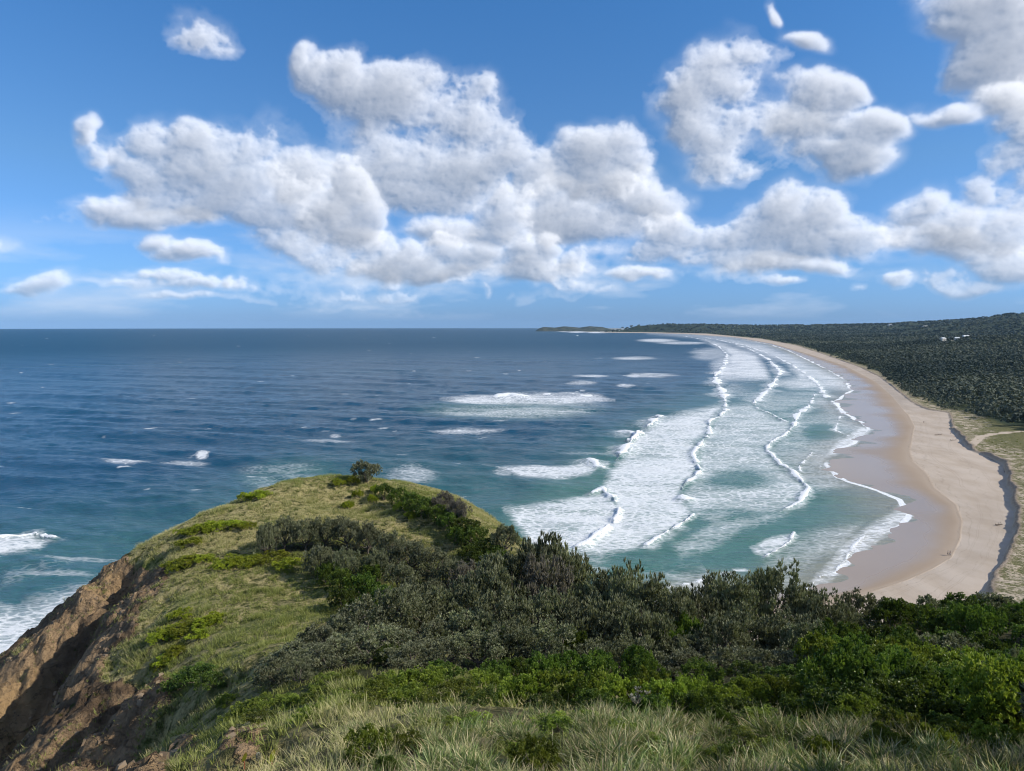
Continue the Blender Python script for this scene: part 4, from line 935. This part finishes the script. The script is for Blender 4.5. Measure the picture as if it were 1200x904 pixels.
# the dense scrub on the right slope: a close cover of rounded bushes
_r2 = np.random.default_rng(23)
_n = 0
for d in (79, 73, 67, 61, 55, 49.5, 44.5, 40, 35.5, 31.5, 28, 25, 22.5, 20.5):
    x0 = float(at_d(968 if d > 34 else 975, 800, d)[0]); x1 = float(at_d(1285, 800, d)[0])
    x = x0 + _r2.uniform(0, 1)
    while x < x1:
        yy = d + _r2.uniform(-1.6, 1.6); rx = (1.05 + d * .012) * _r2.uniform(.65, 1.45)
        zg = float(ground(x, yy)); q = noise2(x / 6, yy / 8, 15) + _r2.normal(0, .12)
        lime = (.22 < q) and d < 50
        mat = M_OLIVE if lime else (M_BANKSIA if q < -.34 else M_GREEN)
        lab = {"olive_leaves": "yellow-green rounded bush in the dense scrub on the right slope", "banksia_leaves": "dull grey-green bush in the dense scrub on the right slope", "shrub_leaves": "deep green rounded bush in the dense scrub on the right slope"}[mat.name]
        put_plant('shrub', mat, x, yy, zg - .1, rx, rx * _r2.uniform(.75, 1.7), lab, "shrub", "bushes of the right slope scrub", "coastal_shrub", SN)
        PLACED.append((x, yy, rx)); _n += 1
        x += rx * 1.45
def make_rubble():
    rng = np.random.default_rng(63); n = 30000
    X = rng.uniform(-85, 0, n); Y = rng.uniform(25, 120, n); Z = ground(X, Y); s = soil_at(X, Y) + .7 * fbm(X / 4, Y / 4, 3, 4)
    ok = (s > .55) & (rng.random(n) < np.clip(.25 + 1.6 * noise2(X / 7, Y / 7, 90), 0, 1)); X, Y, Z = X[ok], Y[ok], Z[ok]; k = len(X)
    c = np.array([(-1, -1, -1), (1, -1, -1), (1, 1, -1), (-1, 1, -1), (-1, -1, 1), (1, -1, 1), (1, 1, 1), (-1, 1, 1)], float)
    sz = (.05 + .20 * rng.random(k) ** 5)[:, None, None]
    v = c[None] * rng.uniform(.5, 1.1, (k, 8, 3)) * (rng.uniform(.6, 1.5, (k, 1, 3)))
    a = rng.uniform(0, 6.28, k); ca, sa = np.cos(a)[:, None], np.sin(a)[:, None]
    v = np.stack([v[..., 0] * ca - v[..., 1] * sa, v[..., 0] * sa + v[..., 1] * ca + .4 * v[..., 2], v[..., 2] * .8], -1) * sz + np.stack([X, Y, Z], -1)[:, None, :]
    f = np.array([(0, 3, 2, 1), (4, 5, 6, 7), (0, 1, 5, 4), (1, 2, 6, 5), (2, 3, 7, 6), (3, 0, 4, 7)])
    F = (np.arange(k) * 8)[:, None, None] + f[None]
    m, nt, out = new_mat("broken_rock"); t = nt.attr("tint").outputs['Fac']
    principled(nt, out, nt.mix(t, (0.09, 0.066, 0.045), (0.29, 0.215, 0.14)), .95, .08)
    tag(link("cliff_rubble", mesh_np("cliff_rubble", v.reshape(-1, 3), F.reshape(-1, 4), m, {"tint": np.repeat(rng.random(k), 8)}, smooth=False)), "broken stones scattered over the bare cliff", "rubble", kind="stuff")
make_rubble()
# tall bushes just past the right edge of the view, whose shade falls into the corner
for _x, _y, _rx, _h in ((9.6, 9.4, 1.9, 4.0), (11.9, 12.4, 2.0, 3.8), (14.6, 15.8, 2.0, 3.4), (7.9, 6.9, 1.7, 4.0)):
    put_plant('tree', M_BANKSIA, _x, _y, float(ground(_x, _y)) - .1, _rx, _h, "tall bush just past the right edge, shading the sedge", "shrub", "bushes past the right edge", "coastal_shrub", SN)
# ------------------------------------------------------------------ grass
def blades(rng, X, Y, Z, n, L, W, lean, segs=1, dry=None, spread=.12):
    """n blades for every tuft; segs quads along each blade, drooping outward"""
    k = len(X)
    a = rng.uniform(0, 6.283, (k, n)); q = lean * rng.uniform(.15, 1.0, (k, n)) ** .8
    wind = np.array([-.25, .10, 0])
    d0 = np.stack([np.cos(a) * q, np.sin(a) * q, np.ones_like(a)], -1) + wind * rng.uniform(.2, 1, (k, n, 1))
    d0 = unit(d0)
    l = (L[:, None] if np.ndim(L) else L) * rng.uniform(.6, 1.15, (k, n)); 
    base = np.stack([X, Y, Z], -1)[:, None, :] + np.stack([np.cos(a), np.sin(a), 0 * a], -1) * (spread * rng.random((k, n, 1)) * (l[..., None] * .6))
    side = unit(np.cross(d0, unit(rng.standard_normal((k, n, 3)))))
    Vs, ts = [], []
    pos = base; d = d0
    for i in range(segs + 1):
        f = i / segs
        w = W * (1 - f) ** .8 + .0006 if segs > 1 else W * (1.0 if i == 0 else .1)
        Vs += [pos - side * w, pos + side * w]; ts += [f, f]
        pos = pos + d * (l / segs)[..., None]
        d = unit(d + np.stack([np.cos(a) * q, np.sin(a) * q, -np.ones_like(a)], -1) * (.30 / segs * 2))
    V = np.stack(Vs, 2).reshape(-1, 3); m = 2 * (segs + 1)
    b = np.arange(k * n)[:, None] * m
    F = np.concatenate([b + np.array([2 * i, 2 * i + 1, 2 * i + 3, 2 * i + 2]) for i in range(segs)])
    t0 = rng.random((k, n)) * .6 + rng.random((k, 1)) * .4
    tint = np.repeat(t0.ravel(), m)
    dr = (dry[:, None] if dry is not None else np.full((k, 1), .5)) * rng.uniform(.5, 1.5, (k, n))
    tip = (np.array(ts)[None, None, :] * (.25 + .9 * dr[..., None]) + .55 * (dr[..., None] - .45)).reshape(-1)
    return V, F, {"tint": tint, "tip": np.clip(tip, 0, 1)}
def shrub_clear(X, Y, f=.55):
    ok = np.ones(len(X), bool)
    for x, y, r in PLACED: ok &= (X - x) ** 2 + (Y - y) ** 2 > (r * f) ** 2
    return ok
def make_grass():
    rng = np.random.default_rng(31)
    # knoll, saddle and spur
    N = 210000
    X = rng.uniform(-80, 22, N); Y = 24 + 126 * rng.random(N) ** .8
    Z = ground(X, Y); px, py = project(X, Y, Z)
    s = soil_at(X, Y) + 1.3 * fbm(X / 3, Y / 3, 3, 44)
    dens = np.clip(.55 + 1.1 * fbm(X / 2.0, Y / 2.0, 3, 55), .12, 1)
    ok = ((s < .38) | ((s < .95) & (rng.random(N) < .16))) & (px > -60) & (px < 720) & (rng.random(N) < dens) & (Z > 6)
    X, Y, Z = X[ok], Y[ok], Z[ok]
    ok = shrub_clear(X, Y); X, Y, Z = X[ok], Y[ok], Z[ok]
    big = np.clip(.45 + 2.2 * noise2(X / 1.5, Y / 1.5, 61), .12, 1.4)
    dry = np.clip(.50 + 1.1 * fbm(X / 14, Y / 14, 3, 62) + .5 * noise2(X / 1.7, Y / 1.7, 61), .02, 1)
    lush = sstep(30, 10, np.hypot(X + 26, (Y - 80) * .8)) ; dry = dry * (1 - .6 * lush)
    V, F, at = blades(rng, X, Y, Z - .04, 7, .18 + .42 * big, .024, .75, 1, dry, .9)
    tag(link("headland_grass", mesh_np("headland_grass", V, F, M_GRASS, at, smooth=False)), "tussocky grass covering the knoll and spur", "grass", kind="stuff")
    # near grass at the viewer's feet
    N = 9500
    X = rng.uniform(-16, 24, N); Y = 4.2 + 25 * rng.random(N) ** 1.1
    Z = ground(X, Y); px, py = project(X, Y, Z)
    ok = (px > 180) & (px < 1340) & (soil_at(X, Y) + .8 * fbm(X / 2, Y / 2, 3, 44) < .45) & (py > np.where(px > 430, 846, 770)) & (rng.random(N) < np.clip(.42 + 2.4 * fbm(X / 1.9, Y / 1.9, 3, 46), .02, 1))
    X, Y, Z, px = X[ok], Y[ok], Z[ok], px[ok]
    ok = shrub_clear(X, Y, .8); X, Y, Z, px = X[ok], Y[ok], Z[ok], px[ok]
    dry = np.clip(.55 + 1.2 * fbm(X / 5, Y / 5, 3, 71) + .25 * sstep(760, 420, px), 0.05, 1)
    V, F, at = blades(rng, X, Y, Z - .05, 16, (.20 + .26 * rng.random(len(X))) * (1 + .5 * sstep(620, 430, px)), .0065, .9, 2, dry, .9)
    tag(link("near_grass", mesh_np("near_grass", V, F, M_GRASS, at, smooth=False)), "dry grass on the ground between the sedge clumps", "grass", kind="stuff")
make_grass()
def make_sedges():
    rng = np.random.default_rng(41); meshes = []
    for i in range(7):
        n = 46
        V, F, at = blades(np.random.default_rng(400 + i), rng.normal(0, .16, n), rng.normal(0, .16, n), np.zeros(n), 9, .52, .0135, .95 + .15 * (i % 3), 4, rng.uniform(.1, .9, n), .4)
        meshes.append(mesh_np("blades", V, F, M_SEDGE, at, smooth=False))
    spots = []
    tries = 0
    while len(spots) < 135 and tries < 9000:
        tries += 1
        px = rng.uniform(400, 1290); d = 7.5 + 15 * rng.random() ** 1.2
        x, y, _ = map(float, at_d(px, 880, d)); z = float(ground(x, y)); qx, qy = project(x, y, z)
        lim = 848 if px < 640 else 852 if px < 900 else 866
        if qy < lim - 6 or qy > 985 or (px < 520 and rng.random() < .55): continue
        if any((x - a) ** 2 + (y - b) ** 2 < (.66 * s) ** 2 for a, b, c, s in spots): continue
        spots.append((x, y, z, rng.uniform(.75, 1.25)))
    spots = [q for q in spots if all((q[0] - a) ** 2 + (q[1] - b) ** 2 > (.75 * c) ** 2 for a, b, c in PLACED)]
    for x, y, z, s in spots:
        o = bpy.data.objects.new("sedge_clump", meshes[rng.integers(len(meshes))]); COL.objects.link(o)
        o.location = (x, y, z - .05); o.rotation_euler = (0, 0, rng.uniform(-.5, .5)); o.scale = (s, s, s * rng.uniform(.85, 1.15))
        tag(o, "clump of arching strap-leaved sedge in the foreground grass", "sedge", "sedge clumps in the foreground")
make_sedges()
#%%FAR
# ------------------------------------------------------------------ forest behind the dunes
def make_forest():
    rng = np.random.default_rng(52)
    xs, ys, rs, hs = [], [], [], []
    for lo, hi, n, r0 in ((300, 700, 12000, 2.3), (700, 1300, 20000, 2.8), (1300, 2400, 18000, 4.0), (2400, 4200, 11000, 7.0), (4200, 9000, 11000, 11.0)):
        d = lo * (hi / lo) ** rng.random(n); px = rng.uniform(690, 1560, n)
        X, Y, _ = at_d(px, np.full(n, 452.0), d)
        z, inl = plain_z(X, Y)
        lim = 11 - 14 * fbm(X / 40, Y / 40, 3, 29) + 46 * np.exp(-((Y - 400) / 120) ** 2)
        heath = fbm(X / 260, Y / 160, 3, 88)
        ok = (inl > lim) & ((heath < .22) | (rng.random(n) < .16))
        xs.append(X[ok]); ys.append(Y[ok]); k = ok.sum()
        young = sstep(8, 60, inl[ok])
        rs.append(r0 * rng.uniform(.6, 1.3, k) * (.55 + .45 * young)); hs.append((3.0 + 6.0 * young + 3 * heath[ok]) * rng.uniform(.7, 1.25, k))
    X, Y, R, H = map(np.concatenate, (xs, ys, rs, hs)); Z, _ = plain_z(X, Y)
    # every crown: a few ragged fans of leaf clumps over a low dome
    n = 20; k = len(X)
    d = unit(rng.standard_normal((k, n, 3))); d[..., 2] = np.abs(d[..., 2])
    C = np.stack([X, Y, Z], -1)[:, None, :] + d * np.stack([R, R, H * .55], -1)[:, None, :] * rng.uniform(.85, 1.05, (k, n, 1)) + np.array([0, 0, 1]) * (H * .45)[:, None, None]
    a = unit(d + .22 * rng.standard_normal((k, n, 3))); s1 = unit(np.cross(a, unit(rng.standard_normal((k, n, 3))))); s2 = np.cross(a, s1)
    w = (R * .42)[:, None, None] * rng.uniform(.6, 1.2, (k, n, 1))
    V = np.stack([C - s1 * w - s2 * w * .6, C + s1 * w * .8 - s2 * w, C + s1 * w + s2 * w * .7, C - s1 * w * .7 + s2 * w + a * w * .4], 2).reshape(-1, 3)
    F = np.arange(len(V)).reshape(-1, 4)
    t = np.clip(.40 + 1.7 * fbm(X / 420, Y / 210, 3, 5) + rng.normal(0, .09, k), 0, 1)
    m = leaf_mat("forest_leaves", (0.054, 0.078, 0.062), (0.128, 0.150, 0.104), None, .12, .85)
    me = mesh_np("coastal_forest", V, F, m, {"tint": np.repeat(t, n * 4)}, smooth=False)
    tag(link("coastal_forest", me), "dark coastal forest covering the plain and the far hills", "forest", kind="stuff")
make_forest()
def make_dune_scrub():
    rng = np.random.default_rng(77); n = 2600
    d = 230 * (900 / 230) ** rng.random(n); px = rng.uniform(1000, 1420, n)
    X, Y, _ = at_d(px, np.full(n, 452.0), d); Z, inl = plain_z(X, Y)
    ok = (inl > 5) & (inl < 75) & (fbm(X / 12, Y / 12, 3, 7) > .02)
    X, Y, Z = X[ok], Y[ok], Z[ok]; k = len(X)
    V, F, at = blades(rng, X, Y, Z - .2, 14, .9, .10, .9, 1, np.clip(.4 + fbm(X / 25, Y / 25, 2, 3), 0, 1), 1.4)
    tag(link("dune_grass", mesh_np("dune_grass", V, F, M_GRASS, at, smooth=False)), "grey-green tufts of grass on the low dunes", "grass", kind="stuff")
make_dune_scrub()

# ------------------------------------------------------------------ houses far behind the beach
def plain_mat(name, col, rough=.6, spec=.3):
    m, nt, out = new_mat(name)
    n = nt.noise(nt.node('ShaderNodeNewGeometry').outputs['Position'], .8, 4)
    principled(nt, out, nt.mix(nt.math('MULTIPLY', n, .3), col, tuple(c * .6 for c in col)), rough, spec); return m
def box(V, F, x0, x1, y0, y1, z0, z1):
    k = len(V)
    V += [(x0, y0, z0), (x1, y0, z0), (x1, y1, z0), (x0, y1, z0), (x0, y0, z1), (x1, y0, z1), (x1, y1, z1), (x0, y1, z1)]
    F += [(k, k + 3, k + 2, k + 1), (k + 4, k + 5, k + 6, k + 7), (k, k + 1, k + 5, k + 4), (k + 1, k + 2, k + 6, k + 5), (k + 2, k + 3, k + 7, k + 6), (k + 3, k, k + 4, k + 7)]
HM = {"white": plain_mat("white_roof", (.80, .80, .78), .4), "grey": plain_mat("grey_roof", (.42, .44, .46), .5), "red": plain_mat("red_roof", (.40, .17, .11), .7)}
M_WALL = plain_mat("pale_wall", (.66, .63, .57), .8); M_GLASS = plain_mat("dark_window", (.03, .035, .04), .1, .6)
def house(px, py, d, w, dp, hw, hr, rz, roof, label):
    x, y, z = map(float, at_d(px, py, d)); zg = float(plain_z(np.array([x]), np.array([y]))[0][0])
    z = max(z - hw - hr, zg)
    o = empty("house", (x, y, zg), rz); tag(o, label, "house", "houses far behind the beach")
    lift = z - zg
    V, F = [], []; box(V, F, -w / 2, w / 2, -dp / 2, dp / 2, -1, lift + hw); link("wall", mesh_np("wall", np.array(V), np.array(F), M_WALL, smooth=False), o)
    a, b, z0, z1, t = w / 2 + .7, dp / 2 + .7, lift + hw + .02, lift + hw + hr, .25
    V = [(-a, -b, z0), (a, -b, z0), (a, b, z0), (-a, b, z0), (-a * .75, 0, z1), (a * .75, 0, z1), (-a, -b, z0 + t), (a, -b, z0 + t), (a, b, z0 + t), (-a, b, z0 + t)]
    q = [(0, 3, 2, 1), (0, 1, 7, 6), (1, 2, 8, 7), (2, 3, 9, 8), (3, 0, 6, 9), (6, 7, 5, 4), (8, 9, 4, 5), (7, 8, 5, 5), (9, 6, 4, 4)]
    me = bpy.data.meshes.new("roof"); me.from_pydata(V, [], [tuple(dict.fromkeys(f)) for f in q]); me.materials.append(HM[roof]); link("roof", me, o)
    for k in range(int(w // 5)):
        xx = -w / 2 + w * (k + .5) / int(w // 5)
        V, F = [], []; box(V, F, xx - .9, xx + .9, -dp / 2 - .06, -dp / 2 + .02, lift + hw * .35, lift + hw * .75)
        link("window", mesh_np("window", np.array(V), np.array(F), M_GLASS, smooth=False), o)
house(1131.5, 402.5, 2150, 20, 12, 9, 4, .1, "white", "broad white-roofed house, brightest of the far houses")
house(1121, 406, 2080, 13, 10, 8, 3, -.3, "white", "smaller white-roofed house just left of the brightest one")
house(1104.5, 405.5, 2100, 16, 10, 8, 3, .4, "white", "white house at the left end of the cluster in the forest")
house(1114, 404.5, 2180, 12, 10, 8, 3, .2, "grey", "grey-roofed house between the white houses of the forest cluster")
house(1126, 401.5, 2350, 13, 10, 9, 3, .5, "grey", "grey-roofed house just behind the brightest white house")
house(1100, 397.5, 2700, 34, 14, 7, 3, 0, "grey", "long low grey shed beyond the white houses")
house(1147, 395.5, 2600, 26, 13, 8, 3, -.1, "red", "long reddish-roofed building right of the white houses")
house(1084, 389.5, 4900, 40, 20, 11, 5, .2, "white", "pale house low on the far wooded hillside")
house(1085, 384, 5400, 26, 18, 12, 5, -.2, "white", "pale house high on the far wooded hillside")
house(1124, 387.5, 5000, 34, 18, 11, 5, .1, "grey", "grey house alone on the right of the far hillside")
house(1043, 384.5, 6200, 34, 20, 12, 5, .1, "grey", "grey house furthest left on the far hillside")

# ------------------------------------------------------------------ people and driftwood on the sand
def beach_z(x, y):
    Y = np.array([y]); xw, xd, xt = (float(x_at(L, y)) for L in (WATER, WET, TOE))
    return float(np.interp(x, [xw - 70, xw, xd, xt], [-4.5, .02, .9, 2.6])) - (x * x + y * y) / (2 * EARTH)
SKIN = plain_mat("skin", (.50, .30, .21)); HAIR = plain_mat("hair", (.06, .04, .03))
def person(px, py, z, rz, shirt, trousers, label, stride=.22, dog=False, sink=0.0):
    x, y = map(float, at_z(px, py, z)); zz = beach_z(x, y) if sink == 0 else -sink
    # joints: pelvis first so that the skin grows from it
    J = [(0, 0, .95), (0, .01, 1.18), (0, .0, 1.42), (0, .01, 1.53), (0, .02, 1.64), (0, .02, 1.74),
         (-.09, 0, .90), (-.10, stride, .50), (-.10, stride * .9, .08), (-.10, stride * .9 + .16, .035),
         (.09, 0, .90), (.10, -stride * .3, .50), (.10, -stride * 1.4, .10), (.10, -stride * 1.4 + .15, .035),
         (-.18, 0, 1.40), (-.23, -.06, 1.13), (-.22, .08, .90), (-.22, .12, .80), (.18, 0, 1.40), (.23, .05, 1.13), (.23, .2, .95), (.23, .25, .86)]
    Eg = [(0, 1), (1, 2), (2, 3), (3, 4), (4, 5), (0, 6), (6, 7), (7, 8), (8, 9), (0, 10), (10, 11), (11, 12), (12, 13), (2, 14), (14, 15), (15, 16), (16, 17), (2, 18), (18, 19), (19, 20), (20, 21)]
    Rr = [.135, .125, .15, .055, .095, .075, .095, .062, .045, .035, .095, .062, .045, .035, .062, .046, .034, .03, .062, .046, .034, .03]
    me = bpy.data.meshes.new("person"); me.from_pydata(J, Eg, [])
    o = bpy.data.objects.new("person_rig", me); COL.objects.link(o)
    md = o.modifiers.new("skin", 'SKIN'); ss = o.modifiers.new("sub", 'SUBSURF'); ss.levels = 1; ss.render_levels = 1
    for i, r in enumerate(Rr): me.skin_vertices[0].data[i].radius = (r, r * .85)
    me.skin_vertices[0].data[0].use_root = True
    dg = bpy.context.evaluated_depsgraph_get(); body = bpy.data.meshes.new_from_object(o.evaluated_get(dg))
    bpy.data.objects.remove(o)
    body.materials.clear()
    for m in (SKIN, shirt, trousers, HAIR): body.materials.append(m)
    for p in body.polygons:
        c = p.center
        p.material_index = 3 if c.z > 1.69 or (c.z > 1.58 and c.y < -.0) else 0 if c.z > 1.47 or (abs(c.x) > .19 and c.z < 1.2) else 1 if c.z > .98 else 2 if c.z > .10 else 0
        p.use_smooth = True
    q = link("person", body); q.location = (x, y, zz); q.rotation_euler = (0, 0, rz)
    tag(q, label, "person")
    return x, y, zz
C_DARK = plain_mat("dark_cloth", (.035, .04, .05)); C_BLUE = plain_mat("blue_cloth", (.06, .09, .16)); C_PALE = plain_mat("pale_cloth", (.45, .42, .38)); C_RED = plain_mat("red_cloth", (.30, .08, .06))
person(1113.2, 651.2, .95, 1.2, C_DARK, C_BLUE, "person in dark clothes walking on the near beach where wet sand meets dry")
person(1110.8, 650.6, .95, 1.0, C_PALE, C_DARK, "person in a pale top walking beside the dark-clothed one on the near beach", .16)
person(1082.6, 496.6, 1.2, -.4, C_DARK, C_DARK, "tiny lone person in dark clothes standing on the far dry sand", .05)
person(1114.2, 509.4, 2.2, .6, C_RED, C_DARK, "tiny person in a reddish top near the driftwood below the dune", .1)
person(692.5, 628.0, 0, 2.2, C_DARK, C_DARK, "tiny person in dark clothes standing in the white wash of the breaking wave", .1, sink=.55)
M_DRIFT = plain_mat("driftwood", (.16, .13, .10), .9, .1)
def drift(px, py, z, L, rz, label):
    x, y = map(float, at_z(px, py, z)); zz = beach_z(x, y); V, F = [], []; rng = np.random.default_rng(int(px))
    p = np.array([-L / 2, 0, .12])
    for i in range(5):
        e = p + np.array([L / 5, rng.normal(0, .12), rng.normal(0.02, .06)]); tube(V, F, p, e, .24 - .03 * i, .21 - .03 * i, 8)
        if i in (1, 3): tube(V, F, e, e + np.array([.3, rng.normal(0, .6), .75]), .09, .03, 6)
        p = e
    tube(V, F, (-L / 2, 0, .12), (-L / 2 - .25, .1, .55), .2, .05, 7)
    o = link("driftwood_log", mesh_np("driftwood_log", np.array(V), np.array(F), M_DRIFT)); o.location = (x, y, zz); o.rotation_euler = (0, 0, rz)
    tag(o, label, "driftwood")
drift(1100, 510, 2.0, 5.0, .1, "dark branching driftwood log lying mid-beach, furthest from the dune")
drift(1117.5, 516.4, 2.2, 4.0, .05, "thin driftwood log on the sand close under the dune scarp")
drift(1171, 615.6, 2.2, 2.4, .02, "short driftwood stick on the pale dry sand of the near beach")

# ------------------------------------------------------------------ odd plants at the bottom edge
def leaf_blade(V, F, T, base, d, L, W, bend, n=5):
    d = unit(np.array(d, float)); s = unit(np.cross(d, [0, 0, 1.0])); p = np.array(base, float); k = len(V)
    for i in range(n + 1):
        f = i / n; w = W * math.sin(math.pi * min(.97, .12 + .85 * f)) ** .8
        V += [p - s * w, p + s * w]; T += [f, f]
        p = p + d * L / n; d = unit(d + np.array([0, 0, -bend / n]))
    F += [(k + 2 * i, k + 2 * i + 1, k + 2 * i + 3, k + 2 * i + 2) for i in range(n)]
M_BROAD = leaf_mat("broad_leaves", (0.16, 0.20, 0.02), (0.34, 0.36, 0.04), None, .3, .4, (.30, .20, .05))
M_SILVER = leaf_mat("silver_leaves", (0.20, 0.20, 0.15), (0.38, 0.37, 0.30), (0.36, .35, .30), .15, .5)
M_REDSTEM = plain_mat("red_stem", (.24, .07, .035), .6)
def odd_plants():
    for px, py, sc, lab in ((286, 903, 1.0, "red-stemmed seedling with one broad yellow-green leaf, at the bottom edge"), (318, 903, 1.15, "seedling with several broad yellow leaves, right of the pale flower spike")):
        x, y = hit(px, min(py, 903)); z = float(ground(x, y)); k = y / 25.0
        o = empty("broad_leaved_seedling", (x, y, z - .02), 0, sc * k * 1.3); tag(o, lab, "plant")
        V, F, T = [], [], []; tube(V, F, (0, 0, 0), (.02, 0, .20), .022, .014, 6); tube(V, F, (.02, 0, .20), (-.03, .01, .34), .014, .008, 6)
        link("stem", mesh_np("stem", np.array(V), np.array(F), M_REDSTEM), o)
        V, F, T = [], [], []
        leaf_blade(V, F, T, (.0, 0, .24), (.25, -.2, 1), .34, .075, .3)
        if sc > 1:
            leaf_blade(V, F, T, (0, 0, .15), (-.5, -.2, .9), .30, .07, .4); leaf_blade(V, F, T, (0, 0, .12), (.8, -.2, .5), .32, .07, .5); leaf_blade(V, F, T, (0, 0, .2), (.1, .4, .9), .3, .07, .4)
        link("leaves", mesh_np("leaves", np.array(V), np.array(F), M_BROAD, {"tint": np.linspace(.2, .8, len(V)), "tip": np.array(T) * .8}), o)
    x, y = hit(303, 903); z = float(ground(x, y)); k = y / 25.0
    o = empty("flower_spike", (x, y, z - .02), 0, k * 1.2); tag(o, "pale grey fuzzy flower spike between two yellow-leaved seedlings", "plant")
    V, F = [], []; tube(V, F, (0, 0, 0), (0, 0, .22), .018, .014, 6); link("stem", mesh_np("stem", np.array(V), np.array(F), M_BARK), o)
    rng = np.random.default_rng(5); n = 420; a = rng.uniform(0, 6.28, n); zz = rng.random(n); rr = .055 * np.sin(np.pi * np.clip(.15 + .8 * zz, 0, 1)) ** .6
    C = np.stack([rr * .5 * np.cos(a), rr * .5 * np.sin(a), .2 + .22 * zz], -1); A = np.stack([np.cos(a), np.sin(a), .5 + 0 * a], -1)
    V, F, t = rosettes(rng, C, A, 3, .05, .007, .4, rng.random(n)); link("spike", mesh_np("spike", V, F, M_SILVER, {"tint": t}, smooth=False), o)
    # silvery young banksia in front of the shrubs
    x, y, zt = map(float, at_d(747, 812, 22)); z = float(ground(x, y)); h = max(zt - z, 1.2)
    o = empty("young_banksia", (x, y, z - .05), 0, 1); tag(o, "slim young banksia with pale silvery leaf whorls, before the dark shrubs", "shrub")
    V, F = [], []; tube(V, F, (0, 0, 0), (.03, 0, h * .55), .035, .025, 7); tube(V, F, (.03, 0, h * .55), (0, .02, h), .025, .01, 7)
    for q in range(4): tube(V, F, (.02, 0, h * (.3 + .12 * q)), (.3 * math.cos(q * 2.1), .3 * math.sin(q * 2.1), h * (.52 + .13 * q)), .016, .008, 5)
    link("stem", mesh_np("stem", np.array(V), np.array(F), M_BARK), o)
    C = [(0, .02, h), (.01, 0, h * .88), (.02, 0, h * .74), (.02, 0, h * .6)] + [(.3 * math.cos(q * 2.1), .3 * math.sin(q * 2.1), h * (.52 + .13 * q)) for q in range(4)]
    C = np.repeat(np.array(C), 4, 0) + rng.normal(0, .04, (len(C) * 4, 3))
    V, F, t = rosettes(rng, C, np.tile([0, 0, 1.0], (len(C), 1)) + rng.normal(0, .15, C.shape), 9, .13, .015, .9, rng.random(len(C)))
    link("leaves", mesh_np("leaves", V, F, M_SILVER, {"tint": t}, smooth=False), o)
odd_plants()
#%%HAZE
# ------------------------------------------------------------------ the air
def make_haze():
    V, F = [], []
    box(V, F, -37500, 37500, -37500, 37500, -96, 236)
    m = bpy.data.materials.new("haze"); m.use_nodes = True; m.node_tree.nodes.clear(); nt = NT(m.node_tree)
    out = nt.node('ShaderNodeOutputMaterial'); v = nt.node('ShaderNodeVolumePrincipled')
    v.inputs['Color'].default_value = (.42, .68, 1.0, 1); v.inputs['Density'].default_value = 1.5e-5; v.inputs['Anisotropy'].default_value = 0.0
    nt.l.new(v.outputs[0], out.inputs['Volume'])
    m.cycles.homogeneous_volume = True
    o = link("haze", mesh_np("haze", np.array(V), np.array(F), m, smooth=False)); tag(o, "thin sea haze that pales the far hills", "haze", kind="stuff")
make_haze()
